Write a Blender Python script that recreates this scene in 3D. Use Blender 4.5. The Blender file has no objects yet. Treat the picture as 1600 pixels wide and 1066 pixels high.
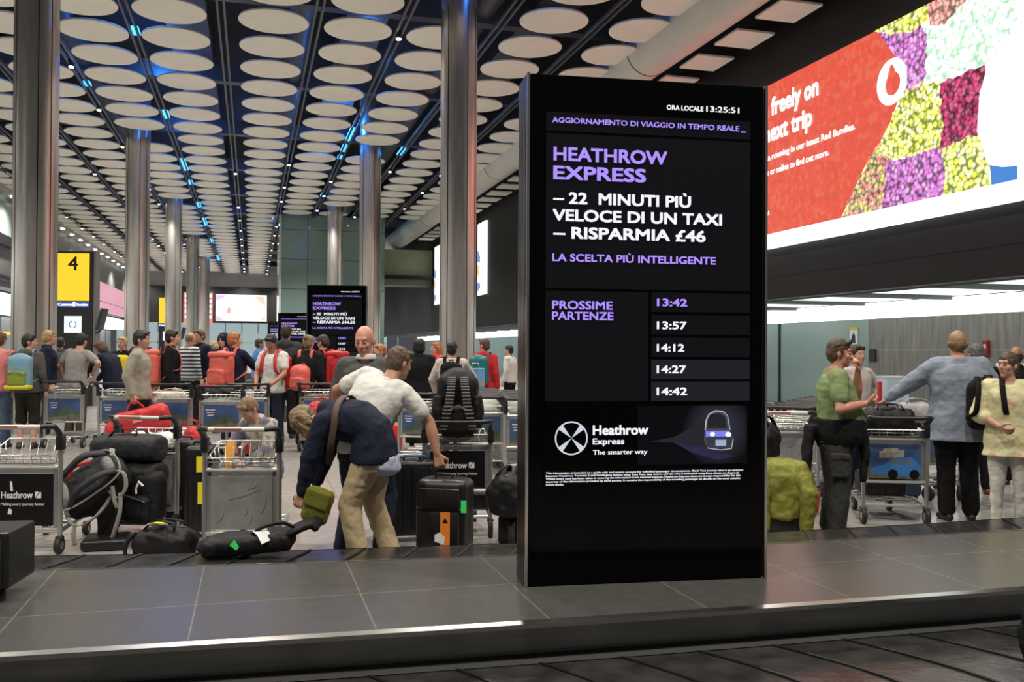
import bpy, bmesh, math, random
from mathutils import Vector, Matrix, Euler
random.seed(7)
V = Vector
R = math.radians
scn = bpy.context.scene
col = scn.collection

# ------------------------------------------------------------------ camera
FOC = 1430.0                      # focal length in pixels of the 1600 wide frame
AL = math.atan(407/FOC)           # yaw of the lens off the long axis of the hall (hall runs along +Y)
CA, SA = math.cos(AL), math.sin(AL)
EYE = 1.58
cd = bpy.data.cameras.new('camera'); cam = bpy.data.objects.new('camera', cd); col.objects.link(cam)
cd.sensor_width = 36.0; cd.lens = 36.0*FOC/1600.0
cd.clip_start = 0.05; cd.clip_end = 400
cam.matrix_world = Matrix.Translation((0, 0, EYE)) @ Matrix.Rotation(-AL, 4, 'Z') @ Matrix.Rotation(R(90.6), 4, 'X') @ Matrix.Rotation(R(0.3), 4, 'Z')
scn.camera = cam
# ------------------------------------------------------------------ exposure, world
scn.view_settings.view_transform = 'Standard'; scn.view_settings.look = 'None'
scn.view_settings.exposure = 0.0; scn.view_settings.gamma = 1.0
scn.view_settings.use_curve_mapping = False
scn.cycles.max_bounces = 6; scn.cycles.diffuse_bounces = 3; scn.cycles.glossy_bounces = 3
scn.cycles.sample_clamp_indirect = 4.0
wd = bpy.data.worlds.new('world'); scn.world = wd; wd.use_nodes = True
wd.node_tree.nodes['Background'].inputs[0].default_value = (0.9, 0.92, 1.0, 1)
wd.node_tree.nodes['Background'].inputs[1].default_value = 0.075

# ------------------------------------------------------------------ hall lamps (downlights in the ceiling lanes)
def lamp(kind, loc, energy, color=(1, 1, 1), **kw):
    d = bpy.data.lights.new(kind.lower() + '_light', kind); d.energy = energy; d.color = color
    for k, v in kw.items(): setattr(d, k, v)
    o = bpy.data.objects.new(d.name, d); o.location = loc; col.objects.link(o); return o
HC = 8.78                          # height of the disc ceiling
LANES = (-9.7, -6.2, -4.42, -0.68, 1.33, 3.17, 5.25, 7.35)
WARM = (1.0, 0.93, 0.82)
for lx in (-9.7, -4.42, -0.68, 3.17, 7.35):
    for k in range(11):
        ly = 3.0 + k*8.6
        lamp('SPOT', (lx, ly, HC-0.22), 1150, WARM, spot_size=R(125), spot_blend=0.6, shadow_soft_size=0.12)
# blue lamps above the ceiling discs
for bx, by, bz, be in ((-2.7, 22, 9.9, 170), (-2.7, 29, 9.9, 170), (-2.6, 36, 9.8, 260), (3.1, 25.5, 9.7, 150), (2.9, 33, 9.7, 320), (-2.6, 46, 9.7, 300),
                       (-2.6, 56, 9.7, 300), (-2.6, 68, 9.7, 300), (-2.6, 80, 9.7, 300), (0.4, 52, 9.8, 200), (1.3, 62, 9.8, 150), (5.2, 17, 9.9, 150), (-6.2, 27, 9.8, 90), (-0.2, 40, 9.9, 180)):
    lamp('POINT', (bx, by, bz), be*(.55 if (bx, by) in ((-2.7, 22), (-2.7, 29), (2.9, 33)) else .28), (0.03, 0.22, 1.0), shadow_soft_size=0.1)

# ------------------------------------------------------------------ helpers: placing
def W(x, z):                       # metres right of / in front of the lens -> floor coordinates of the hall
    return (x*CA + z*SA, -x*SA + z*CA)
def at(px, z):                     # picture column and depth -> floor coordinates
    return W((px-800.0)/FOC*z, z)
def turn(h):                       # heading seen from the lens: 0 away, 90 to the left, 180 towards, -90 to the right
    return R(h) - AL

# ------------------------------------------------------------------ helpers: materials
MATS = {}
def mat(name, c, rough=0.5, metal=0.0, emit=0.0, ecol=None, var=0.0, vscale=6.0, bump=0.0, bscale=30.0, spec=0.5, vec=None, coat=0.0, alpha=1.0, trans=0.0):
    if name in MATS: return MATS[name]
    m = bpy.data.materials.new(name); m.use_nodes = True; MATS[name] = m
    nt = m.node_tree; b = nt.nodes['Principled BSDF']
    c = tuple(c)[:3] + (1,)
    b.inputs['Base Color'].default_value = c; b.inputs['Roughness'].default_value = rough; b.inputs['Metallic'].default_value = metal
    b.inputs['Specular IOR Level'].default_value = spec
    if coat: b.inputs['Coat Weight'].default_value = coat; b.inputs['Coat Roughness'].default_value = 0.05
    if alpha < 1: b.inputs['Alpha'].default_value = alpha
    if trans: b.inputs['Transmission Weight'].default_value = trans
    if emit:
        b.inputs['Emission Color'].default_value = tuple(ecol or c)[:3] + (1,); b.inputs['Emission Strength'].default_value = emit
    if var or bump:
        tc = nt.nodes.new('ShaderNodeTexCoord'); src = tc.outputs['Object']
        if vec:
            mp = nt.nodes.new('ShaderNodeMapping'); mp.inputs['Scale'].default_value = vec; nt.links.new(src, mp.inputs[0]); src = mp.outputs[0]
    if var:
        n = nt.nodes.new('ShaderNodeTexNoise'); n.inputs['Scale'].default_value = vscale; n.inputs['Detail'].default_value = 5
        nt.links.new(src, n.inputs['Vector'])
        r = nt.nodes.new('ShaderNodeValToRGB'); r.color_ramp.elements[0].position = 0.3; r.color_ramp.elements[1].position = 0.7
        r.color_ramp.elements[0].color = tuple(max(0, v*(1-var)) for v in c[:3]) + (1,); r.color_ramp.elements[1].color = tuple(min(1, v*(1+var)) for v in c[:3]) + (1,)
        nt.links.new(n.outputs['Fac'], r.inputs[0]); nt.links.new(r.outputs[0], b.inputs['Base Color'])
    if bump:
        n2 = nt.nodes.new('ShaderNodeTexNoise'); n2.inputs['Scale'].default_value = bscale; n2.inputs['Detail'].default_value = 6
        nt.links.new(src, n2.inputs['Vector'])
        bp = nt.nodes.new('ShaderNodeBump'); bp.inputs['Strength'].default_value = bump; bp.inputs['Distance'].default_value = 0.02
        nt.links.new(n2.outputs['Fac'], bp.inputs['Height']); nt.links.new(bp.outputs[0], b.inputs['Normal'])
    return m
def cloth(name, c, var=0.14, rough=0.85): return mat(name, c, rough, var=var, vscale=7, bump=0.35, bscale=14, spec=0.2)
def glow(name, c, s): return mat(name, (0.02, 0.02, 0.02), 0.3, emit=s, ecol=c)
def tiles(name, c, scale, joint=(0.2, 0.2, 0.2), rough=0.3, bw=1.0, rh=1.0, mortar=0.01, var=0.08, coord='Object', rot=0.0, off=0.0, rot3=None, spec=0.5, metal=0.0, nscale=3.0):
    m = bpy.data.materials.new(name); m.use_nodes = True; nt = m.node_tree; b = nt.nodes['Principled BSDF']
    tc = nt.nodes.new('ShaderNodeTexCoord'); mp = nt.nodes.new('ShaderNodeMapping'); mp.inputs['Scale'].default_value = (scale,)*3
    mp.inputs['Rotation'].default_value = rot3 or (0, 0, rot)
    br = nt.nodes.new('ShaderNodeTexBrick'); br.offset = off; br.inputs['Mortar Size'].default_value = mortar; br.inputs['Brick Width'].default_value = bw; br.inputs['Row Height'].default_value = rh
    br.inputs['Scale'].default_value = 1.0; br.inputs['Mortar Smooth'].default_value = 0.1
    no = nt.nodes.new('ShaderNodeTexNoise'); no.inputs['Scale'].default_value = nscale; no.inputs['Detail'].default_value = 6
    mx = nt.nodes.new('ShaderNodeMixRGB'); mx.blend_type = 'MULTIPLY'; mx.inputs[0].default_value = 1
    rp = nt.nodes.new('ShaderNodeValToRGB'); rp.color_ramp.elements[0].position = .3; rp.color_ramp.elements[1].position = .7
    rp.color_ramp.elements[0].color = (1-var,)*3 + (1,); rp.color_ramp.elements[1].color = (1, 1, 1, 1)
    br.inputs['Color1'].default_value = tuple(c) + (1,); br.inputs['Color2'].default_value = tuple(v*.95 for v in c) + (1,); br.inputs['Mortar'].default_value = tuple(joint) + (1,)
    L = nt.links.new
    L(tc.outputs[coord], mp.inputs[0]); L(mp.outputs[0], br.inputs['Vector']); L(tc.outputs[coord], no.inputs['Vector'])
    L(no.outputs['Fac'], rp.inputs[0]); L(br.outputs['Color'], mx.inputs[1]); L(rp.outputs[0], mx.inputs[2]); L(mx.outputs[0], b.inputs['Base Color'])
    b.inputs['Roughness'].default_value = rough; b.inputs['Specular IOR Level'].default_value = spec; b.inputs['Metallic'].default_value = metal
    MATS[name] = m; return m

# ------------------------------------------------------------------ helpers: objects
def tag(o, label=None, cat=None, group=None, kind=None):
    if label: o['label'] = label
    if cat: o['category'] = cat
    if group: o['group'] = group
    if kind: o['kind'] = kind
    return o
def empty(name, loc, rz=0.0, label=None, cat=None, group=None):
    o = bpy.data.objects.new(name, None); o.empty_display_size = 0.1; col.objects.link(o)
    o.location = loc; o.rotation_euler = (0, 0, rz); return tag(o, label, cat, group)
def kids(o): return [c for c in bpy.data.objects if c.parent == o]
CH = {}
def link(o, parent):
    col.objects.link(o)
    if parent is not None: o.parent = parent; CH.setdefault(parent.name, []).append(o)
    return o
def copy_tree(o, parent=None):
    c = o.copy(); link(c, parent)
    for ch in CH.get(o.name, []): copy_tree(ch, c)
    return c
def basis(d):
    d = V(d).normalized(); a = V((0, 0, 1)) if abs(d.z) < 0.95 else V((0, 1, 0))
    u = d.cross(a).normalized(); return u, d.cross(u).normalized(), d

class MB:
    def __init__(s): s.v = []; s.f = []
    def add(s, vs, fs):
        n = len(s.v); s.v += [tuple(p) for p in vs]; s.f += [tuple(i+n for i in f) for f in fs]; return s
    def box(s, c, d, rot=None):
        M = (rot.to_matrix() if isinstance(rot, Euler) else rot) if rot is not None else Matrix.Identity(3)
        vs = [V(c) + M @ V((x*d[0]/2, y*d[1]/2, z*d[2]/2)) for x in (-1, 1) for y in (-1, 1) for z in (-1, 1)]
        return s.add(vs, [(0, 1, 3, 2), (4, 6, 7, 5), (0, 4, 5, 1), (2, 3, 7, 6), (0, 2, 6, 4), (1, 5, 7, 3)])
    def rbox(s, c, d, r=0.02, seg=3, rot=None):
        bm = bmesh.new(); bmesh.ops.create_cube(bm, size=1)
        for v in bm.verts: v.co = V((v.co.x*d[0], v.co.y*d[1], v.co.z*d[2]))
        bmesh.ops.bevel(bm, geom=bm.edges[:], offset=min(r, min(d)*.49), segments=seg, profile=0.5, affect='EDGES')
        M = (rot.to_matrix() if isinstance(rot, Euler) else rot) if rot is not None else Matrix.Identity(3)
        bm.verts.ensure_lookup_table()
        s.add([V(c) + M @ v.co for v in bm.verts], [[v.index for v in f.verts] for f in bm.faces]); bm.free(); return s
    def cyl(s, a, b, r, n=12, r2=None):
        a, b = V(a), V(b); u, w, d = basis(b-a); r2 = r if r2 is None else r2
        vs = []
        for p, q in ((a, r), (b, r2)):
            vs += [p + (u*math.cos(t*2*math.pi/n) + w*math.sin(t*2*math.pi/n))*q for t in range(n)]
        fs = [(i, (i+1) % n, n+(i+1) % n, n+i) for i in range(n)] + [tuple(range(n))[::-1], tuple(range(n, 2*n))]
        return s.add(vs, fs)
    def tube(s, pts, r, n=6, closed=False):
        pts = [V(p) for p in pts]; m = len(pts); vs = []; u = None
        for i, p in enumerate(pts):
            a = pts[(i-1) % m] if closed or i > 0 else p; b = pts[(i+1) % m] if closed or i < m-1 else p
            d = (b-a).normalized()
            if u is None: u, w, _ = basis(d)
            else:
                u = (u - d*u.dot(d)).normalized()
            w = d.cross(u).normalized()
            rr = r[i] if isinstance(r, (list, tuple)) else r
            vs += [p + (u*math.cos(t*2*math.pi/n) + w*math.sin(t*2*math.pi/n))*rr for t in range(n)]
        fs = []
        for i in range(m if closed else m-1):
            j = (i+1) % m
            fs += [(i*n+t, i*n+(t+1) % n, j*n+(t+1) % n, j*n+t) for t in range(n)]
        if not closed: fs += [tuple(range(n))[::-1], tuple(range((m-1)*n, m*n))]
        return s.add(vs, fs)
    def strip(s, pts, wvec, t=0.004):          # a flat band of width |wvec| along a path, t thick
        pts = [V(p) for p in pts]; w = V(wvec)/2; vs = []
        for i, p in enumerate(pts):
            d = (pts[min(i+1, len(pts)-1)] - pts[max(i-1, 0)]).normalized(); nrm = d.cross(w).normalized()*t/2
            vs += [p-w-nrm, p+w-nrm, p+w+nrm, p-w+nrm]
        fs = []
        for i in range(len(pts)-1):
            fs += [(i*4+k, i*4+(k+1) % 4, i*4+4+(k+1) % 4, i*4+4+k) for k in range(4)]
        fs += [(0, 3, 2, 1), tuple(len(vs)-4+k for k in range(4))]
        return s.add(vs, fs)
    def lathe(s, c, prof, n=24, axis='Z'):
        vs = []
        for r, h in prof:
            for t in range(n):
                x, y = r*math.cos(t*2*math.pi/n), r*math.sin(t*2*math.pi/n)
                vs.append(V(c) + (V((x, y, h)) if axis == 'Z' else V((h, x, y)) if axis == 'X' else V((x, h, y))))
        m = len(prof); fs = []
        for i in range(m-1):
            fs += [(i*n+t, i*n+(t+1) % n, (i+1)*n+(t+1) % n, (i+1)*n+t) for t in range(n)]
        fs += [tuple(range(n))[::-1], tuple(range((m-1)*n, m*n))]
        return s.add(vs, fs)
    def ell(s, c, rad, M=None, n=14, m=9):
        vs = []; M = M or Matrix.Identity(3)
        for i in range(1, m):
            th = math.pi*i/m
            for t in range(n):
                ph = 2*math.pi*t/n
                vs.append(V(c) + M @ V((rad[0]*math.sin(th)*math.cos(ph), rad[1]*math.sin(th)*math.sin(ph), rad[2]*math.cos(th))))
        k = len(vs); vs += [V(c) + M @ V((0, 0, rad[2])), V(c) - M @ V((0, 0, rad[2]))]
        fs = [(i*n+t, (i+1)*n+t, (i+1)*n+(t+1) % n, i*n+(t+1) % n) for i in range(m-2) for t in range(n)]
        fs += [(k, t, (t+1) % n) for t in range(n)] + [(k+1, (m-2)*n+(t+1) % n, (m-2)*n+t) for t in range(n)]
        return s.add(vs, fs)
    def cap(s, a, b, r0, r1, n=12):            # tapered capsule
        a, b = V(a), V(b)
        if (b-a).length < 1e-5: b = a + V((0, 0, 1e-3))
        u, w, d = basis(b-a); L = (b-a).length; prof = []
        for k in range(1, 4): t = math.pi/2*(k/4.0); prof.append((r0*math.sin(t), -r0*math.cos(t)))
        prof += [(r0, 0), (r1, L)]
        for k in range(1, 4): t = math.pi/2*(k/4.0); prof.append((r1*math.cos(t), L + r1*math.sin(t)))
        vs = [a + d*h + (u*math.cos(t*2*math.pi/n) + w*math.sin(t*2*math.pi/n))*r for r, h in prof for t in range(n)]
        m = len(prof); k = len(vs); vs += [a - d*r0, b + d*r1]
        fs = [(i*n+t, i*n+(t+1) % n, (i+1)*n+(t+1) % n, (i+1)*n+t) for i in range(m-1) for t in range(n)]
        fs += [(k, (t+1) % n, t) for t in range(n)] + [(k+1, (m-1)*n+t, (m-1)*n+(t+1) % n) for t in range(n)]
        return s.add(vs, fs)
    def sweep(s, st, n=20, e=2.4):             # stations (centre, right, forward, half width, half depth)
        vs = []
        for c, r, f, a, b in st:
            for t in range(n):
                th = 2*math.pi*t/n; cx, sx = math.cos(th), math.sin(th)
                vs.append(V(c) + V(r)*a*math.copysign(abs(cx)**(2/e), cx) + V(f)*b*math.copysign(abs(sx)**(2/e), sx))
        m = len(st); k = len(vs); vs += [V(st[0][0]), V(st[-1][0])]
        fs = [(i*n+t, i*n+(t+1) % n, (i+1)*n+(t+1) % n, (i+1)*n+t) for i in range(m-1) for t in range(n)]
        fs += [(k, (t+1) % n, t) for t in range(n)] + [(k+1, (m-1)*n+t, (m-1)*n+(t+1) % n) for t in range(n)]
        return s.add(vs, fs)
    def poly(s, pts, t=None):                  # polygon, thickened by vector t
        pts = [V(p) for p in pts]; n = len(pts)
        if t is None: return s.add(pts, [tuple(range(n))])
        t = V(t)
        return s.add(pts + [p+t for p in pts], [tuple(range(n))[::-1], tuple(range(n, 2*n))] + [(i, (i+1) % n, n+(i+1) % n, n+i) for i in range(n)])
    def build(s, name, m, parent=None, smooth=False, fix=True):
        me = bpy.data.meshes.new(name); me.from_pydata(s.v, [], s.f); me.validate()
        if fix:
            bm = bmesh.new(); bm.from_mesh(me); bmesh.ops.recalc_face_normals(bm, faces=bm.faces); bm.to_mesh(me); bm.free()
        if smooth:
            me.shade_smooth()
            if smooth != 'all': me.set_sharp_from_angle(angle=R(smooth if smooth is not True else 40))
        me.materials.append(m)
        return link(bpy.data.objects.new(name, me), parent)
CLOUD = {}
def cloud(size, depth=2):
    if (size, depth) not in CLOUD:
        t = bpy.data.textures.new('soft_clouds', 'CLOUDS'); t.noise_scale = size; t.noise_depth = depth; CLOUD[(size, depth)] = t
    return CLOUD[(size, depth)]
def blob(name, mb, m, parent=None, vox=0.012, sm=4, disp=0.0, dsize=0.12, dec=None):
    o = mb.build(name, m, parent, fix=False)
    r = o.modifiers.new('join', 'REMESH'); r.mode = 'VOXEL'; r.voxel_size = vox; r.use_smooth_shade = True
    if sm:
        q = o.modifiers.new('soft', 'SMOOTH'); q.factor = 0.5; q.iterations = sm
    if disp:
        d = o.modifiers.new('folds', 'DISPLACE'); d.texture = cloud(dsize); d.strength = disp; d.mid_level = 0.5; d.texture_coords = 'GLOBAL'
    return o
# ------------------------------------------------------------------ helpers: lettering
def text_raw(body, off=0.0, spacing=1.0):
    cu = bpy.data.curves.new('lettering', 'FONT'); cu.body = body; cu.offset = off; cu.space_character = spacing; cu.resolution_u = 3
    o = bpy.data.objects.new('lettering', cu); col.objects.link(o)
    dg = bpy.context.evaluated_depsgraph_get(); me = bpy.data.meshes.new_from_object(o.evaluated_get(dg))
    bpy.data.objects.remove(o); bpy.data.curves.remove(cu); return me
_h = text_raw('H'); CAPH = max(v.co.y for v in _h.vertices) - min(v.co.y for v in _h.vertices)
def text(name, body, m, parent, origin, ux, uy, width, cap, off=0.012, lift=0.002, spacing=1.0):
    """lettering lying in the plane spanned by the unit vectors ux (reading direction) and uy (up)"""
    me = text_raw(body, 0.0, spacing)
    if off:                        # heavier strokes: the outline repeated a hair's breadth apart
        vs = [v.co.copy() for v in me.vertices]; fs = [tuple(p.vertices) for p in me.polygons]; k = len(vs); off *= 1.3
        D = ((-off, -off), (off, -off), (off, off), (-off, off))
        bpy.data.meshes.remove(me); me = bpy.data.meshes.new(name)
        me.from_pydata([v + V((dx, dy, i*0.0008)) for i, (dx, dy) in enumerate(D) for v in vs], [], [tuple(q + i*k for q in f) for i in range(4) for f in fs])
    xs = [v.co.x for v in me.vertices]; x0, x1 = min(xs), max(xs)
    sx = (width/(x1-x0)) if width else cap/CAPH; sy = cap/CAPH; ux, uy = V(ux), V(uy); n = ux.cross(uy)
    for v in me.vertices: v.co = V(origin) + ux*((v.co.x-x0)*sx) + uy*(v.co.y*sy) + n*(lift + v.co.z)
    me.name = name; me.materials.clear(); me.materials.append(m)
    return link(bpy.data.objects.new(name, me), parent)
# ================================================================== THE SETTING
STEEL = mat('brushed_steel', (0.66, 0.62, 0.57), 0.33, 0.86, var=0.10, vscale=3, vec=(6, 6, 0.5), bump=0.04, bscale=3)
CHROME = mat('tube_chrome', (0.62, 0.62, 0.60), 0.28, 1.0)
BLACKM = mat('black_metal', (0.012, 0.012, 0.013), 0.35)
VOID = mat('ceiling_void_black', (0.02, 0.02, 0.023), 0.8)
floor_m = tiles('floor_terrazzo', (0.40, 0.385, 0.365), 1.0, (0.27, 0.26, 0.25), 0.22, 0.9, 0.9, 0.008, 0.22, rot=0.0, nscale=9)
def struct(name, mb, m, smooth=False): return tag(mb.build(name, m, None, smooth), kind='structure')
struct('floor', MB().box((2.5, 44, -0.1), (32, 96, 0.2)), floor_m)
struct('ceiling', MB().box((2.5, 47, 11.4), (32, 92, 0.2)), VOID)

# dark steelwork in the void above the discs
dk = mat('dark_ductwork', (0.13, 0.13, 0.135), 0.45, 0.4)
m = MB()
for k in range(12): m.box((0.3, 15.4 + k*7.16, 10.1), (22.6, 0.35, 0.5))
struct('ceiling_beam', m, dk)
m = MB()
for x in (-8.0, -4.9, 1.2, 5.6): m.cyl((x, 8, 10.3), (x, 90, 10.3), 0.33, 14)
struct('ceiling_pipe', m, dk, 50)
m = MB()
for x in (-7.9, -1.75, 2.9, 7.5): m.box((x, 49, 10.65), (1.1, 82, 0.5))
struct('ceiling_cable_tray', m, dk)
rail = mat('lane_rail', (0.07, 0.068, 0.066), 0.5, 0.2)
m = MB()
for x in LANES + (-2.63, -8.0):
    m.box((x-0.07, 50, HC+0.02), (0.05, 80, 0.07)); m.box((x+0.07, 50, HC+0.02), (0.05, 80, 0.07))
struct('ceiling_rail', m, rail)

# right hand wall: black upper wall over a lit recess
wallblack = tiles('black_wall_panels', (0.021, 0.020, 0.020), 1.0, (0.005, 0.006, 0.006), 0.55, 3.3, 1.15, 0.012, 0.1, rot3=(R(90), 0, R(90)), spec=0.25)
XW, XR = 11.54, 16.0
struct('wall_right_upper', MB().box((XW+0.35, 49, 6.1), (0.7, 84, 6.6)), wallblack)
steelwall = tiles('brushed_wall_panels', (0.40, 0.375, 0.35), 1.0, (0.75, 0.75, 0.72), 0.38, 1.65, 1.75, 0.006, 0.42, rot3=(R(90), 0, R(90)), spec=0.5, metal=0.35, nscale=5)
for n_ in [n for n in steelwall.node_tree.nodes if n.type == 'TEX_NOISE']:
    mp_ = steelwall.node_tree.nodes.new('ShaderNodeMapping'); mp_.inputs['Scale'].default_value = (1, 1.6, .18)
    steelwall.node_tree.links.new(steelwall.node_tree.nodes['Texture Coordinate'].outputs['Object'], mp_.inputs[0]); steelwall.node_tree.links.new(mp_.outputs[0], n_.inputs['Vector'])
struct('wall_right_steel', MB().box((XR+0.1, 15.3, 1.24), (0.2, 11.6, 2.48)), steelwall)
greenglass = tiles('green_glass_panels', (0.36, 0.47, 0.45), 1.0, (0.12, 0.15, 0.15), 0.12, 4.3, 1.24, 0.012, 0.12, rot3=(R(90), 0, R(90)), spec=0.7, nscale=0.6)
struct('wall_right_glass', MB().box((XR+0.1, 56, 1.24), (0.2, 69.8, 2.48)), greenglass)
struct('wall_right_joint', MB().box((XR-0.01, 25.4, 1.24), (0.06, 0.08, 2.48)), BLACKM)
lightband = glow('white_light_band', (0.93, 1.0, 0.96), 2.4)
struct('trim_1', MB().box((XR+0.08, 50, 2.70), (0.16, 82, 0.42)), lightband)
litceil = glow('lit_ceiling_panels', (0.88, 0.98, 0.93), 1.15)
m = MB()
for k in range(26): m.box((13.85, 10.0 + k*3.2, 2.95), (4.3, 2.75, 0.04))
struct('ceiling_light_panel', m, litceil)
fr = mat('recess_frame_grey', (0.10, 0.11, 0.11), 0.5)
struct('ceiling_recess', MB().box((13.8, 50, 3.02), (4.5, 82, 0.08)), mat('recess_white', (0.6, 0.62, 0.6), 0.6))
m = MB()
for k in range(27): m.box((13.8, 8.4 + k*3.2, 2.90), (4.2, 0.16, 0.12))
struct('trim_2', m, fr)
struct('trim_3', MB().box((XW+0.1, 49, 2.82), (0.12, 84, 0.06)), mat('soffit_edge', (0.30, 0.30, 0.29), 0.4, 0.5))

# left hand wall: mezzanine edge, pink lit strip, white light, pale partitions
XL = -11.0
greyp = tiles('grey_fascia', (0.20, 0.21, 0.21), 1.0, (0.05, 0.05, 0.05), 0.5, 2.2, 1.3, 0.012, 0.1, rot3=(R(90), 0, R(90)))
struct('wall_left_fascia', MB().box((XL-0.4, 49, 7.65), (0.8, 84, 1.9)), greyp)
struct('wall_left_glass', MB().box((XL-0.1, 44, 7.5), (0.5, 22, 1.5)), greenglass)
m = MB(); m.box((XL+0.02, 44, 6.45), (0.5, 26, 0.42)); m.box((XL+0.02, 44, 4.75), (0.5, 26, 0.2))
struct('trim_4', m, BLACKM)
struct('wall_left_mid', MB().box((XL-0.35, 50, 5.55), (0.7, 80, 2.3)), greyp)
struct('wall_left_lower', MB().box((XL-1.6, 49, 1.6), (0.3, 84, 3.2)), mat('pale_partition', (0.42, 0.47, 0.46), 0.25, var=0.15, vscale=0.5))
m = MB()
for k in range(24): m.box((XL-1.42, 14+k*3.2, 1.6), (0.06, 0.12, 3.2))
struct('trim_5', m, mat('partition_post', (0.25, 0.27, 0.27), 0.4, 0.5))
struct('trim_6', MB().box((XL-0.9, 49, 3.75), (1.2, 84, 0.9)), glow('white_cove_light', (1.0, 1.0, 0.97), 1.3))
struct('trim_7', MB().box((XL-1.40, 44, 2.35), (0.1, 22, 0.16)), glow('amber_strip', (1.0, 0.55, 0.08), 1.2))
# ceiling margin along the left wall
struct('ceiling_margin', MB().box((XL+0.2, 49, 8.72), (0.5, 84, 0.25)), mat('margin_grey', (0.42, 0.42, 0.40), 0.6))

# end wall
endgrey = mat('end_wall_grey', (0.30, 0.31, 0.32), 0.6)
YE = 91.0
struct('wall_end_strip', MB().box((0.5, YE+0.2, 8.4), (25, 0.4, 2.0)), endgrey)
struct('wall_end_band', MB().box((0.5, YE+0.1, 5.75), (25, 0.4, 3.4)), mat('end_wall_black', (0.018, 0.018, 0.02), 0.5))
struct('wall_end_pane', MB().box((0.5, YE+0.5, 2.05), (25, 0.3, 4.1)), glow('lit_end_glazing', (0.55, 0.70, 0.72), 0.6))
m = MB()
for k in range(18): m.box((-11.4 + k*1.5, YE+0.3, 2.05), (0.10, 0.1, 4.1))
m.box((0.5, YE+0.3, 2.2), (25, 0.1, 0.12))
struct('trim_8', m, mat('end_mullion', (0.35, 0.42, 0.42), 0.4))

# glass clad core in the middle distance, and the bridge beside it
coreglass = tiles('core_glass', (0.23, 0.34, 0.31), 1.0, (0.05, 0.08, 0.08), 0.10, 1.45, 1.62, 0.016, 0.08, rot3=(R(90), 0, 0), spec=0.8, nscale=0.7)
struct('wall_core_glass', MB().box((4.3, 55, 4.45), (5.6, 8, 8.9)), coreglass)
struct('trim_9', MB().box((1.46, 50.97, 4.45), (0.12, 0.1, 8.9)), mat('core_edge', (0.55, 0.6, 0.58), 0.4))
struct('wall_bridge', MB().box((9.3, 60.8, 7.35), (4.5, 1.6, 1.7)), mat('bridge_olive', (0.36, 0.37, 0.22), 0.6, var=0.1))
struct('trim_10', MB().box((9.3, 60.4, 6.35), (4.6, 1.9, 0.22)), BLACKM)
struct('trim_11', MB().box((9.3, 60.8, 6.05), (4.4, 1.5, 0.4)), mat('bridge_under', (0.28, 0.29, 0.2), 0.6))

# big round duct along the right side of the ceiling and the square tiles beyond it
ductm = mat('duct_white', (0.60, 0.575, 0.53), 0.45, var=0.05, vscale=1)
m = MB(); m.cyl((9.35, 9, 8.95), (9.35, 88, 8.95), 0.60, 40)
duct = m.build('ceiling_duct', ductm, None, 60); tag(duct, kind='structure')
m = MB()
for k in range(6):
    y = 13.5 + k*7.16
    m.lathe((9.35, y, 8.95), [(0.612, -0.012), (0.612, 0.012)], 40, 'Y')
struct('ceiling_duct_band', m, BLACKM, 60)

# steel columns
def column(x, y):
    n = 48; seam = {5: 0.0, 19: 0.0}
    prof = []
    for k in range(n):
        a = 2*math.pi*k/n; r = 0.385
        prof.append((r*math.cos(a), r*math.sin(a)))
    m = MB(); m.cyl((x, y, 0), (x, y, 11), 0.385, n)
    o = m.build('column', STEEL, None, 60); o['kind'] = 'structure'
    g = MB()
    for a in (-158, -122, -58, -22, 30, 100, 150):
        a = R(a) - AL; p = V((x + 0.383*math.cos(a), y + 0.383*math.sin(a), 4.4))
        g.box(p, (0.012, 0.018, 8.8), Euler((0, 0, a)))
    link_g = g.build('seam', BLACKM, o)
    return o
COLS = [(cx, 18.98 + 14.32*k) for k, cx in enumerate((-3.93, -3.75, -3.7, -3.65, -3.6))] + [(cx, 18.98 + 14.32*k) for k, cx in enumerate((4.2, 4.1, 4.08))]
for cx, cy in COLS: column(cx, cy)

# ------------------------------------------------------------------ ceiling discs
discm = mat('disc_cream', (0.80, 0.765, 0.69), 0.6, var=0.03, vscale=2)
def disc_mb():
    return MB().lathe((0, 0, 0), [(0.02, 0.0), (0.72, 0.0), (0.755, 0.012), (0.76, 0.03), (0.74, 0.06), (0.02, 0.07)], 40)
STRIPS = [(-10.35, 'beside the left side wall'), (-8.85, 'second from the left side wall'), (-7.05, 'third from the left side wall'), (-5.3, 'just left of the left columns'), (-3.52, 'over the left columns'),
          (-1.74, 'just right of the left columns'), (0.42, 'left of the hall centre lane'), (2.26, 'just left of the right columns'), (4.12, 'over the right columns'), (6.32, 'just right of the right columns'), (8.42, 'beside the big round duct')]
cells = []
for sx, nm in STRIPS:
    for k in range(-5, 40):
        y = 20.77 + 1.79*k
        if sx in (-3.52, 4.12) and (k+1) % 8 == 0: continue
        if sx > 1.5 and y > 50: continue
        z = sx*SA + y*CA; x = sx*CA - y*SA; px = 800 + x/z*FOC; py = 548 - (HC-EYE)/z*FOC
        if px < -90 or px > 1690 or py < -60: continue
        cells.append((z, sx, y, nm))
cells.sort()
proto = None; rest = MB()
for i, (z, sx, y, nm) in enumerate(cells):
    if i < 290:
        if proto is None: o = proto = disc_mb().build('ceiling_disc', discm, None, 50)
        else: o = proto.copy(); col.objects.link(o)
        o.location = (sx, y, HC)
        tag(o, 'round cream ceiling disc in the line ' + nm, 'ceiling disc', 'ceiling discs in the line ' + nm)
    else:
        rest.lathe((sx, y, HC), [(0.02, 0.0), (0.74, 0.0), (0.76, 0.03), (0.02, 0.06)], 20)
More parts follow.
